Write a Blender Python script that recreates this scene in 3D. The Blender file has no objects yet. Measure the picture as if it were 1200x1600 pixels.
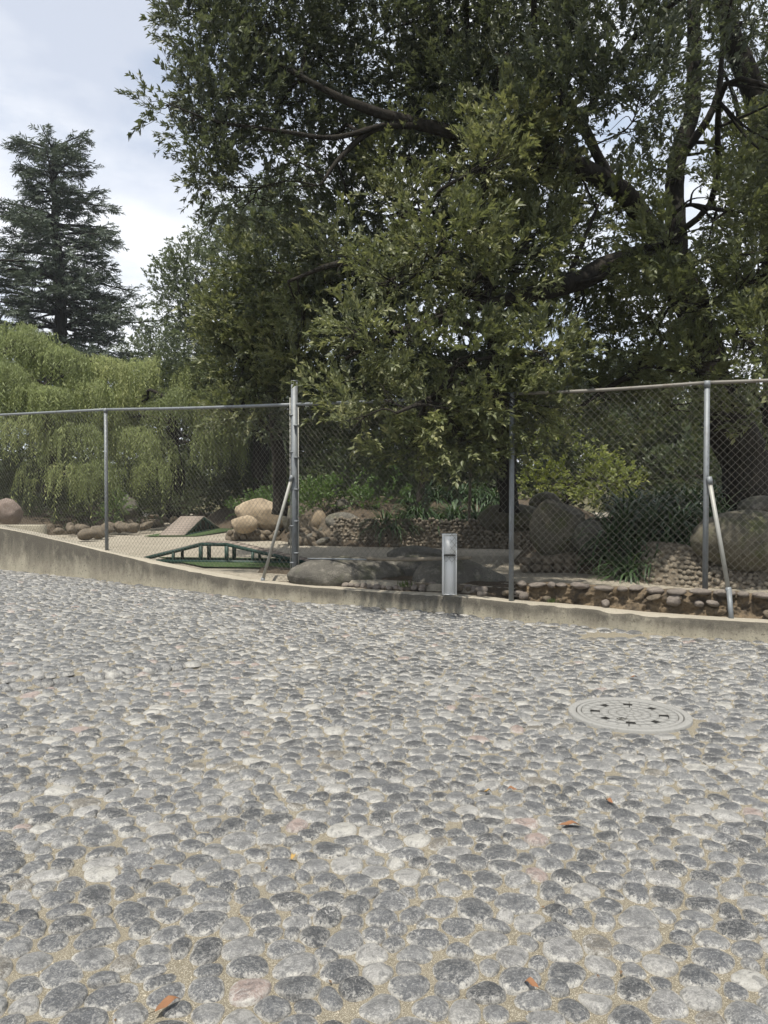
import bpy, bmesh, math, random
import numpy as np
from mathutils import Vector, Matrix, kdtree

random.seed(7)
RNG = np.random.default_rng(7)
scene = bpy.context.scene
COL = scene.collection

# ------------------------------------------------------------------ camera
CAM_H = 1.5
PITCH = math.atan(30 / 1200)
cam_data = bpy.data.cameras.new('camera')
cam = bpy.data.objects.new('camera', cam_data)
COL.objects.link(cam)
cam.location = (0, 0, CAM_H)
cam.rotation_euler = (math.pi / 2 - PITCH, 0, 0)
cam_data.sensor_width = 36.0
cam_data.sensor_fit = 'AUTO'
cam_data.lens = 36.0 * 1200 / 1600
cam_data.clip_start = 0.05
cam_data.clip_end = 3000
scene.camera = cam

# ------------------------------------------------------------------ light
SUN_EL = math.radians(69)
_h = np.array([-0.34, -0.94]); _h /= np.linalg.norm(_h)
SUN = Vector((_h[0] * math.cos(SUN_EL), _h[1] * math.cos(SUN_EL), math.sin(SUN_EL)))
sl = bpy.data.lights.new('sun', 'SUN')
sl.energy = 4.7
sl.angle = math.radians(0.9)
sl.color = (1.0, 0.945, 0.85)
so = bpy.data.objects.new('sun', sl)
COL.objects.link(so)
so.rotation_euler = (-SUN).to_track_quat('-Z', 'Y').to_euler()
so.location = (0, 0, 30)

world = bpy.data.worlds.new('World')
scene.world = world
world.use_nodes = True
wn, wl = world.node_tree.nodes, world.node_tree.links
wn.clear()
w_out = wn.new('ShaderNodeOutputWorld')
sky = wn.new('ShaderNodeTexSky')
sky.sky_type = 'NISHITA'
sky.sun_disc = False
sky.sun_elevation = SUN_EL
sky.sun_rotation = math.atan2(SUN.x, SUN.y)
sky.altitude = 2200
sky.dust_density = 2.0
bg1 = wn.new('ShaderNodeBackground'); bg1.inputs['Strength'].default_value = 0.13
wl.new(sky.outputs['Color'], bg1.inputs['Color'])
bg2 = wn.new('ShaderNodeBackground'); bg2.inputs['Strength'].default_value = 1.0
tc = wn.new('ShaderNodeTexCoord')
wmap = wn.new('ShaderNodeMapping'); wmap.inputs['Scale'].default_value = (1.0, 1.0, 1.9)
wmap.inputs['Location'].default_value = (0.36, 0.2, 0.1)
wl.new(tc.outputs['Generated'], wmap.inputs['Vector'])
wn1 = wn.new('ShaderNodeTexNoise'); wn1.inputs['Scale'].default_value = 2.6
wn1.inputs['Detail'].default_value = 7; wn1.inputs['Roughness'].default_value = 0.52
wn1.inputs['Distortion'].default_value = 0.25
wl.new(wmap.outputs['Vector'], wn1.inputs['Vector'])
wr = wn.new('ShaderNodeValToRGB')
wr.color_ramp.elements[0].position = 0.35; wr.color_ramp.elements[0].color = (0.55, 0.55, 0.55, 1)
wr.color_ramp.elements[1].position = 0.54; wr.color_ramp.elements[1].color = (0.97, 0.97, 0.97, 1)
wl.new(wn1.outputs['Fac'], wr.inputs['Fac'])
wn2 = wn.new('ShaderNodeTexNoise'); wn2.inputs['Scale'].default_value = 4.3
wn2.inputs['Detail'].default_value = 6; wn2.inputs['Roughness'].default_value = 0.55
wl.new(wmap.outputs['Vector'], wn2.inputs['Vector'])
wr2 = wn.new('ShaderNodeValToRGB')
wr2.color_ramp.elements[0].position = 0.34; wr2.color_ramp.elements[0].color = (0.52, 0.60, 0.72, 1)
wr2.color_ramp.elements[1].position = 0.56; wr2.color_ramp.elements[1].color = (0.86, 0.88, 0.915, 1)
wl.new(wn2.outputs['Fac'], wr2.inputs['Fac'])
wl.new(wr2.outputs['Color'], bg2.inputs['Color'])
wmix = wn.new('ShaderNodeMixShader')
wl.new(wr.outputs['Color'], wmix.inputs['Fac'])
wl.new(bg1.outputs[0], wmix.inputs[1])
wl.new(bg2.outputs[0], wmix.inputs[2])
wl.new(wmix.outputs[0], w_out.inputs['Surface'])

scene.view_settings.view_transform = 'Standard'
scene.view_settings.look = 'None'
scene.view_settings.exposure = 0.36
scene.view_settings.gamma = 1.0
scene.view_settings.use_curve_mapping = False
scene.cycles.max_bounces = 6
scene.cycles.diffuse_bounces = 3
scene.cycles.transmission_bounces = 4
scene.cycles.transparent_max_bounces = 6

# ------------------------------------------------------------------ helpers
CP, SP = math.cos(PITCH), math.sin(PITCH)
def P(px, py, d):
    """World point at distance d (world Y) seen at photograph pixel px, py."""
    cx, cy = (px - 600) / 1200, -(py - 800) / 1200
    x, y, z = cx, CP + cy * SP, -SP + cy * CP
    s = d / y
    return np.array([x * s, d, CAM_H + z * s])

def GD(py, z=0.0):
    """Distance at which a level surface of height z is seen at row py."""
    cy = -(py - 800) / 1200
    y, zz = CP + cy * SP, -SP + cy * CP
    return (z - CAM_H) / zz * y

def project(p):
    x, y, z = p[..., 0], p[..., 1], p[..., 2] - CAM_H
    f = y * CP - z * SP
    u = y * SP + z * CP
    return 600 + 1200 * x / f, 800 - 1200 * u / f

def _hash(ix, iy, iz, seed):
    with np.errstate(over='ignore'):
        n = (ix.astype(np.int64) * 374761393 + iy.astype(np.int64) * 668265263 + iz.astype(np.int64) * 2147483647 + seed * 1274126177) & 0xFFFFFFFF
        n = ((n ^ (n >> 13)) * 1274126177) & 0xFFFFFFFF
        n = n ^ (n >> 16)
    return (n & 0xFFFFFF) / float(0xFFFFFF)

def vnoise(p, f=1.0, seed=0):
    p = np.asarray(p, float) * f
    i = np.floor(p).astype(np.int64)
    t = p - i
    t = t * t * (3 - 2 * t)
    r = 0
    for dx in (0, 1):
        wx = t[..., 0] if dx else 1 - t[..., 0]
        for dy in (0, 1):
            wy = t[..., 1] if dy else 1 - t[..., 1]
            for dz in (0, 1):
                wz = t[..., 2] if dz else 1 - t[..., 2]
                r = r + wx * wy * wz * _hash(i[..., 0] + dx, i[..., 1] + dy, i[..., 2] + dz, seed)
    return r * 2 - 1

def fbm(p, f=1.0, octv=4, seed=0, gain=0.5):
    a, s, r = 1.0, 0.0, 0
    for k in range(octv):
        r = r + a * vnoise(p, f * 2 ** k, seed + k)
        s += a
        a *= gain
    return r / s

def unit(v):
    v = np.asarray(v, float)
    return v / np.maximum(np.linalg.norm(v, axis=-1, keepdims=True), 1e-9)

BASE = {}
def props(o, label=None, cat=None, group=None, kind=None):
    if label: o['label'] = label
    if cat: o['category'] = cat
    if group: o['group'] = group
    if kind: o['kind'] = kind
    return o

def thing(name, loc, label, cat, group=None):
    o = bpy.data.objects.new(name, None)
    o.empty_display_size = 0.1
    COL.objects.link(o)
    o.location = tuple(loc)
    BASE[o.name] = np.array(loc, float)
    return props(o, label, cat, group)

def base_of(o):
    while o.name not in BASE:
        o = o.parent
    return BASE[o.name]

def np_mesh(name, V, F, mats, smooth=False, attrs=None, midx=None):
    V = np.asarray(V, np.float32)
    me = bpy.data.meshes.new(name)
    if isinstance(F, np.ndarray): F = [F]
    F = [np.asarray(f, np.int32) for f in F if len(f)]
    me.vertices.add(len(V))
    me.vertices.foreach_set('co', V.ravel())
    nl = sum(f.size for f in F); npol = sum(len(f) for f in F)
    me.loops.add(nl); me.polygons.add(npol)
    me.loops.foreach_set('vertex_index', np.concatenate([f.ravel() for f in F]))
    tot = np.concatenate([np.full(len(f), f.shape[1], np.int32) for f in F])
    st = np.concatenate([[0], np.cumsum(tot)[:-1]]).astype(np.int32)
    me.polygons.foreach_set('loop_start', st)
    me.polygons.foreach_set('loop_total', tot)
    if smooth: me.polygons.foreach_set('use_smooth', np.ones(npol, bool))
    if midx is not None: me.polygons.foreach_set('material_index', np.asarray(midx, np.int32))
    me.update(calc_edges=True)
    if attrs:
        for k, a in attrs.items():
            at = me.attributes.new(k, 'FLOAT', 'POINT')
            at.data.foreach_set('value', np.asarray(a, np.float32))
    for m in (mats if isinstance(mats, (list, tuple)) else [mats]):
        me.materials.append(m)
    return me

def mk(name, V, F, mats, parent=None, loc=None, **kw):
    """Links a mesh given in world coordinates as one object."""
    V = np.asarray(V, float)
    if parent is not None: b = base_of(parent)
    elif loc is not None: b = np.array(loc, float)
    else: b = np.array([V[:, 0].mean(), V[:, 1].mean(), V[:, 2].min()])
    me = np_mesh(name, V - b, F, mats, **kw)
    o = bpy.data.objects.new(name, me)
    COL.objects.link(o)
    if parent is not None: o.parent = parent
    else:
        o.location = tuple(b); BASE[o.name] = b
    return o

class MB:
    """Collects simple shapes; quads only."""
    def __init__(s): s.V, s.F, s.n, s.T = [], [], 0, []
    def add(s, V, F, t=0.0):
        V = np.asarray(V, float)
        s.V.append(V); s.F.append(np.asarray(F, int) + s.n); s.n += len(V); s.T.append(np.full(len(V), t))
        return s
    def hexa(s, c):
        """c: 8 corners, bottom ring then top ring (counter-clockwise from above)."""
        return s.add(c, [[3, 2, 1, 0], [4, 5, 6, 7], [0, 1, 5, 4], [1, 2, 6, 5], [2, 3, 7, 6], [3, 0, 4, 7]])
    def box(s, c, size, rz=0.0, bev=0.0):
        x, y, z = np.array(size) / 2
        if bev <= 0:
            v = np.array([[-x, -y, -z], [x, -y, -z], [x, y, -z], [-x, y, -z], [-x, -y, z], [x, -y, z], [x, y, z], [-x, y, z]])
            v = rotz(v, rz) + np.array(c)
            return s.hexa(v)
        b = bev
        r = lambda k, zz: [[-x + k, -y + k, zz], [x - k, -y + k, zz], [x - k, y - k, zz], [-x + k, y - k, zz]]
        v = np.array(r(b, -z) + r(0, -z + b) + r(0, z - b) + r(b, z))
        f = [[3, 2, 1, 0], [12, 13, 14, 15]]
        for L in range(3):
            for k in range(4):
                f.append([L * 4 + k, L * 4 + (k + 1) % 4, L * 4 + 4 + (k + 1) % 4, L * 4 + 4 + k])
        return s.add(rotz(v, rz) + np.array(c), f)
    def bar(s, a, b, w, h, up=(0, 0, 1)):
        a, b = np.array(a, float), np.array(b, float)
        d = unit(b - a); r = np.cross(d, np.array(up, float))
        r = unit(r); u = np.cross(r, d)
        c = [a - r * w / 2 - u * h / 2, a + r * w / 2 - u * h / 2, b + r * w / 2 - u * h / 2, b - r * w / 2 - u * h / 2]
        c += [q + u * h for q in c]
        return s.hexa(np.array(c))
    def tube(s, pts, rad, n=8, cap=True):
        V, F = tube(pts, rad, n, cap)
        return s.add(V, F)
    def out(s): return np.concatenate(s.V), np.concatenate(s.F)
    def build(s, name, mat, parent=None, **kw):
        V, F = s.out()
        return mk(name, V, F, mat, parent, **kw)

def rotz(v, a):
    c, sn = math.cos(a), math.sin(a)
    v = np.asarray(v, float)
    return np.stack([v[..., 0] * c - v[..., 1] * sn, v[..., 0] * sn + v[..., 1] * c, v[..., 2]], -1)

def tube(pts, rad, n=8, cap=True, wob=0.0, seed=0):
    pts = np.asarray(pts, float)
    m = len(pts)
    rad = np.full(m, rad) if np.isscalar(rad) else np.asarray(rad, float)
    tan = unit(np.gradient(pts, axis=0))
    ref = np.array([0, 0, 1.0]) if abs(tan[0][2]) < 0.9 else np.array([1.0, 0, 0])
    u = unit(np.cross(tan[0], ref))
    V = []
    ang = np.linspace(0, 2 * np.pi, n, endpoint=False)
    for i in range(m):
        u = unit(u - tan[i] * np.dot(u, tan[i]))
        w = np.cross(tan[i], u)
        ring = pts[i] + rad[i] * (np.cos(ang)[:, None] * u + np.sin(ang)[:, None] * w)
        V.append(ring)
    V = np.concatenate(V)
    if wob:
        c = np.repeat(pts, n, 0)
        k = 1 + wob * fbm(V, 2.2 / max(rad.max() * 3, 0.05), 3, seed)
        V = c + (V - c) * k[:, None]
    i, j = np.meshgrid(np.arange(m - 1), np.arange(n), indexing='ij')
    a = i * n + j; b = i * n + (j + 1) % n
    F = np.stack([a, b, b + n, a + n], -1).reshape(-1, 4)
    if cap:
        k = len(V)
        V = np.concatenate([V, pts[:1], pts[-1:]])
        cf = []
        for q in range(0, n, 2):
            cf.append([k, (q + 2) % n, (q + 1) % n, q])
            o = (m - 1) * n
            cf.append([k + 1, o + q, o + (q + 1) % n, o + (q + 2) % n])
        if n % 2 == 0: F = np.concatenate([F, np.array(cf)])
    return V, F

def catmull(pts, k=8):
    pts = np.asarray(pts, float)
    if len(pts) < 3:
        t = np.linspace(0, 1, k)[:, None]
        return pts[0] * (1 - t) + pts[-1] * t
    p = np.concatenate([[2 * pts[0] - pts[1]], pts, [2 * pts[-1] - pts[-2]]])
    out = []
    for i in range(1, len(p) - 2):
        for t in np.linspace(0, 1, k, endpoint=False):
            a, b, c, d = p[i - 1], p[i], p[i + 1], p[i + 2]
            out.append(0.5 * (2 * b + (c - a) * t + (2 * a - 5 * b + 4 * c - d) * t * t + (-a + 3 * b - 3 * c + d) * t ** 3))
    out.append(pts[-1])
    return np.array(out)

# ------------------------------------------------------------------ materials
class NT:
    def __init__(s, name):
        s.m = bpy.data.materials.new(name); s.m.use_nodes = True
        s.n, s.l = s.m.node_tree.nodes, s.m.node_tree.links
        s.b = s.n['Principled BSDF']; s.o = s.n['Material Output']
        s.tc = s.n.new('ShaderNodeTexCoord')
    def link(s, a, b): s.l.new(a, b); return s
    def val(s, v, inp):
        if hasattr(v, 'is_linked') or hasattr(v, 'links'): s.l.new(v, inp)
        else:
            try: inp.default_value = v
            except Exception: inp.default_value = (*v, 1.0)
    def vec(s, scale=(1, 1, 1), loc=(0, 0, 0), src='Object'):
        mp = s.n.new('ShaderNodeMapping')
        mp.inputs['Scale'].default_value = scale; mp.inputs['Location'].default_value = loc
        s.l.new(s.tc.outputs[src], mp.inputs['Vector'])
        return mp.outputs['Vector']
    def noise(s, scale, detail=4, rough=0.5, vec=None, dist=0.0, out='Fac'):
        t = s.n.new('ShaderNodeTexNoise')
        t.inputs['Scale'].default_value = scale; t.inputs['Detail'].default_value = detail
        t.inputs['Roughness'].default_value = rough; t.inputs['Distortion'].default_value = dist
        s.l.new(vec if vec is not None else s.tc.outputs['Object'], t.inputs['Vector'])
        return t.outputs[out]
    def voro(s, scale, vec=None, feat='F1', out='Distance'):
        t = s.n.new('ShaderNodeTexVoronoi'); t.feature = feat
        t.inputs['Scale'].default_value = scale
        s.l.new(vec if vec is not None else s.tc.outputs['Object'], t.inputs['Vector'])
        return t.outputs[out]
    def ramp(s, fac, stops, const=False):
        r = s.n.new('ShaderNodeValToRGB'); cr = r.color_ramp
        if const: cr.interpolation = 'CONSTANT'
        while len(cr.elements) < len(stops): cr.elements.new(0.5)
        for e, (p, c) in zip(cr.elements, stops):
            e.position = p
            e.color = (c, c, c, 1) if np.isscalar(c) else (*c, 1)
        s.l.new(fac, r.inputs['Fac'])
        return r.outputs['Color']
    def mix(s, fac, a, b, mode='MIX'):
        m = s.n.new('ShaderNodeMix'); m.data_type = 'RGBA'; m.blend_type = mode
        s.val(fac, m.inputs['Factor'])
        for v, i in ((a, m.inputs[6]), (b, m.inputs[7])): s.val(v, i)
        return m.outputs[2]
    def math(s, op, a, b=0.0, clamp=False):
        m = s.n.new('ShaderNodeMath'); m.operation = op; m.use_clamp = clamp
        s.val(a, m.inputs[0]); s.val(b, m.inputs[1])
        return m.outputs[0]
    def attr(s, name):
        a = s.n.new('ShaderNodeAttribute'); a.attribute_name = name
        return a.outputs['Fac']
    def bump(s, h, strength=0.3, dist=0.01, normal=None):
        b = s.n.new('ShaderNodeBump')
        b.inputs['Strength'].default_value = strength; b.inputs['Distance'].default_value = dist
        s.l.new(h, b.inputs['Height'])
        if normal is not None: s.l.new(normal, b.inputs['Normal'])
        return b.outputs['Normal']
    def done(s, color=None, rough=0.8, normal=None, spec=0.5, metal=0.0):
        if color is not None: s.val(color, s.b.inputs['Base Color'])
        s.val(rough, s.b.inputs['Roughness'])
        s.b.inputs['Specular IOR Level'].default_value = spec
        s.b.inputs['Metallic'].default_value = metal
        if normal is not None: s.l.new(normal, s.b.inputs['Normal'])
        return s.m

def m_leaf(name, dark, mid, young_lit, rough=0.42, transl=0.28, p_young_lit=0.86, spec=0.45):
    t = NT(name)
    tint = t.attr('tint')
    col = t.ramp(tint, [(0.0, dark), (0.55, mid), (p_young_lit, tuple(0.6 * a + 0.4 * b for a, b in zip(mid, young_lit))), (1.0, young_lit)])  # palest stop serves new growth and the painted sunlit tint
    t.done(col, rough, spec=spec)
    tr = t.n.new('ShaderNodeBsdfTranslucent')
    c2 = t.mix(0.5, col, tuple(min(1, c * k) for c, k in zip(young_lit, (1.0, 1.15, 0.6))))
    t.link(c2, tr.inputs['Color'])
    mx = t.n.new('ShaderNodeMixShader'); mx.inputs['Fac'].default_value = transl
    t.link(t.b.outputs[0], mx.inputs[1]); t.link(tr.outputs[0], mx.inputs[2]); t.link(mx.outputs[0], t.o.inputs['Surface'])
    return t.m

def m_stone():
    t = NT('cobble_stone')
    tint, rim = t.attr('tint'), t.attr('rim')
    base = t.ramp(tint, [(0.0, (0.030, 0.032, 0.035)), (0.13, (0.056, 0.059, 0.063)), (0.29, (0.088, 0.091, 0.095)), (0.46, (0.120, 0.122, 0.123)),
                         (0.57, (0.068, 0.071, 0.076)), (0.69, (0.150, 0.150, 0.147)), (0.82, (0.24, 0.235, 0.222)), (0.905, (0.33, 0.32, 0.29)), (0.922, (0.130, 0.116, 0.092)), (0.952, (0.25, 0.19, 0.165)), (0.962, (0.17, 0.168, 0.163))], const=True)
    n1 = t.noise(52, 9, 0.78, dist=1.2)
    n2 = t.noise(24, 7, 0.7, dist=0.8)
    n3 = t.noise(190, 5, 0.8)
    fr = t.math('ADD', n1, t.math('MULTIPLY', t.math('SUBTRACT', rim, 0.5), 0.10))
    col = t.mix(t.ramp(fr, [(0.485, 0.0), (0.565, 0.9)]), base, t.mix(0.35, base, (0.44, 0.43, 0.395)))
    col = t.mix(t.ramp(n2, [(0.41, 0.8), (0.52, 0.0)]), col, t.mix(0.6, base, (0.035, 0.037, 0.04)))
    # calcite veins
    nv = t.noise(12, 4, 0.6, dist=1.2)
    vein = t.ramp(t.math('ABSOLUTE', t.math('SUBTRACT', nv, 0.5)), [(0.002, 1.0), (0.010, 0.0)])
    gate = t.ramp(t.noise(5.0, 1, 0.5), [(0.53, 0.0), (0.6, 0.7)])
    col = t.mix(t.math('MULTIPLY', vein, gate), col, (0.48, 0.47, 0.45))
    # cement film left round the rim of each stone
    rr = t.math('ADD', rim, t.math('MULTIPLY', t.math('SUBTRACT', n1, 0.5), 1.3))
    film = t.math('MULTIPLY', t.ramp(rr, [(0.80, 0.0), (1.0, 0.9)]), t.ramp(t.noise(13, 3, 0.6), [(0.38, 0.18), (0.58, 1.0)]))
    col = t.mix(film, col, t.mix(n3, (0.33, 0.32, 0.29), (0.60, 0.58, 0.53)))
    spk = t.ramp(n3, [(0.53, 0.0), (0.66, 0.6)])
    col = t.mix(spk, col, (0.46, 0.455, 0.44))
    spk2 = t.ramp(n3, [(0.34, 0.6), (0.46, 0.0)])
    col = t.mix(spk2, col, (0.045, 0.047, 0.05))
    h = t.math('ADD', t.math('MULTIPLY', n1, 0.9), t.math('MULTIPLY', n3, 0.5))
    nm = t.bump(h, 0.8, 0.008)
    rg = t.mix(film, t.ramp(n2, [(0.3, 0.30), (0.7, 0.52)]), (0.85, 0.85, 0.85))
    return t.done(col, rg, nm, 0.5)

def m_mortar():
    t = NT('sandy_mortar')
    n1, n2, n3 = t.noise(3, 4, 0.6), t.noise(60, 5, 0.7), t.noise(260, 3, 0.7)
    col = t.mix(n1, (0.135, 0.120, 0.088), (0.245, 0.215, 0.155))
    col = t.mix(t.ramp(n2, [(0.35, 0.75), (0.6, 0.0)]), col, (0.13, 0.115, 0.085))
    col = t.mix(t.ramp(n3, [(0.50, 0.0), (0.62, 0.85)]), col, (0.43, 0.395, 0.32))
    nm = t.bump(t.math('ADD', n2, t.math('MULTIPLY', n3, 0.6)), 0.9, 0.008)
    return t.done(col, 0.95, nm, 0.2)

def m_concrete(name, a, b, stain, streak=True, bump=0.5, scale=1.0, wall=False):
    t = NT(name)
    n1 = t.noise(2.2 * scale, 5, 0.62)
    n2 = t.noise(55, 4, 0.7)
    n4 = t.noise(210, 3, 0.75)
    col = t.mix(n1, a, b)
    if streak:
        sv = t.noise(5.5, 8, 0.74, t.vec((1.0, 1.0, 0.22)))
        sv2 = t.noise(1.9, 7, 0.72)
        k = t.ramp(t.math('MULTIPLY', sv, t.math('ADD', sv2, 0.5)), [(0.40, 0.0), (0.64, 0.85)])
        col = t.mix(k, col, stain)
        pale = t.ramp(t.noise(2.1, 6, 0.7, t.vec((1.0, 1.0, 0.4), (4, 2, 0))), [(0.52, 0.0), (0.68, 0.6)])
        col = t.mix(pale, col, (0.50, 0.465, 0.375))
    if wall:
        hh = t.attr('up')
        dr = t.noise(4.2, 8, 0.72, t.vec((1.0, 1.0, 0.12)))
        bl = t.noise(1.1, 6, 0.7)
        f = t.math('ADD', t.math('MULTIPLY', hh, 0.34), t.math('ADD', t.math('MULTIPLY', dr, 0.55), t.math('MULTIPLY', bl, 0.45)))
        col = t.mix(t.ramp(f, [(0.50, 0.0), (0.78, 0.92)]), col, stain)
        lo = t.math('ADD', t.math('MULTIPLY', t.math('SUBTRACT', 1.0, hh), 0.25), t.noise(2.7, 8, 0.75, t.vec((1, 1, 0.6), (3, 3, 3))))
        col = t.mix(t.ramp(lo, [(0.60, 0.0), (0.80, 0.7)]), col, (0.40, 0.37, 0.285))
        pit = t.noise(24, 6, 0.75)
        col = t.mix(t.ramp(pit, [(0.36, 0.8), (0.44, 0.0)]), col, (0.07, 0.063, 0.05))
    col = t.mix(t.ramp(n2, [(0.30, 0.7), (0.46, 0.0)]), col, tuple(c * 0.55 for c in a))
    col = t.mix(t.ramp(n4, [(0.55, 0.0), (0.7, 0.5)]), col, tuple(min(1, c * 1.5) for c in b))
    nm = t.bump(t.math('ADD', n2, t.math('MULTIPLY', n4, 0.7)), bump, 0.012)
    return t.done(col, 0.92, nm, 0.25)

def m_rock(name, a, b, c, moss=0.0, scale=1.0):
    t = NT(name)
    n1, n2, n3 = t.noise(1.7 * scale, 6, 0.65, dist=0.4), t.noise(9 * scale, 6, 0.7), t.noise(80 * scale, 4, 0.7)
    col = t.mix(t.ramp(n1, [(0.32, 0.0), (0.68, 1.0)]), a, b)
    col = t.mix(t.ramp(n2, [(0.52, 0.0), (0.72, 0.85)]), col, c)
    col = t.mix(t.ramp(n3, [(0.34, 0.55), (0.5, 0.0)]), col, tuple(k * 0.45 for k in a))
    if moss:
        col = t.mix(t.ramp(t.noise(2.6, 6, 0.7, t.vec(loc=(3, 1, 7))), [(0.50, 0.0), (0.66, moss)]), col, (0.075, 0.085, 0.03))
    cr = t.voro(2.4 * scale, t.noise(2.0, 3, 0.6, out='Color'), 'DISTANCE_TO_EDGE')
    crk = t.ramp(cr, [(0.0, 0.0), (0.02, 1.0)])
    h = t.math('ADD', t.math('ADD', n2, t.math('MULTIPLY', n3, 0.35)), t.math('MULTIPLY', crk, 0.25))
    return t.done(col, 0.88, t.bump(h, 0.75, 0.03), 0.3)

def m_flat(name, c, rough=0.6, spec=0.5, metal=0.0, var=0.25, nscale=14, bump=0.15, dirt=None):
    t = NT(name)
    n = t.noise(nscale, 5, 0.65)
    col = t.mix(n, tuple(k * (1 - var) for k in c), tuple(min(1, k * (1 + var)) for k in c))
    if dirt is not None:
        col = t.mix(t.ramp(t.noise(nscale * 0.5, 6, 0.7, t.vec((1, 1, 0.3))), [(0.5, 0.0), (0.7, 0.7)]), col, dirt)
    nm = t.bump(t.noise(nscale * 6, 3, 0.6), bump, 0.004)
    return t.done(col, rough, nm, spec, metal)

def m_bark(name, a, b):
    t = NT(name)
    v = t.vec((9, 9, 2.0))
    n = t.noise(1.6, 6, 0.7, v, 0.5)
    n2 = t.noise(2.2, 5, 0.6)
    col = t.mix(t.ramp(n, [(0.35, 0.0), (0.65, 1.0)]), a, b)
    col = t.mix(t.ramp(n2, [(0.55, 0.0), (0.75, 0.6)]), col, (0.05, 0.05, 0.04))
    return t.done(col, 0.95, t.bump(n, 1.0, 0.04), 0.15)

def m_soil(name, a, b, c):
    t = NT(name)
    n1, n2, n3 = t.noise(1.1, 5, 0.65), t.noise(14, 5, 0.7), t.noise(90, 4, 0.75)
    col = t.mix(t.ramp(n1, [(0.35, 0), (0.65, 1.0)]), a, b)
    col = t.mix(t.ramp(n2, [(0.48, 0.0), (0.68, 0.8)]), col, c)
    col = t.mix(t.ramp(n3, [(0.35, 0.6), (0.5, 0.0)]), col, tuple(k * 0.5 for k in a))
    return t.done(col, 0.96, t.bump(t.math('ADD', n2, t.math('MULTIPLY', n3, 0.5)), 0.8, 0.03), 0.15)

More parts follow.
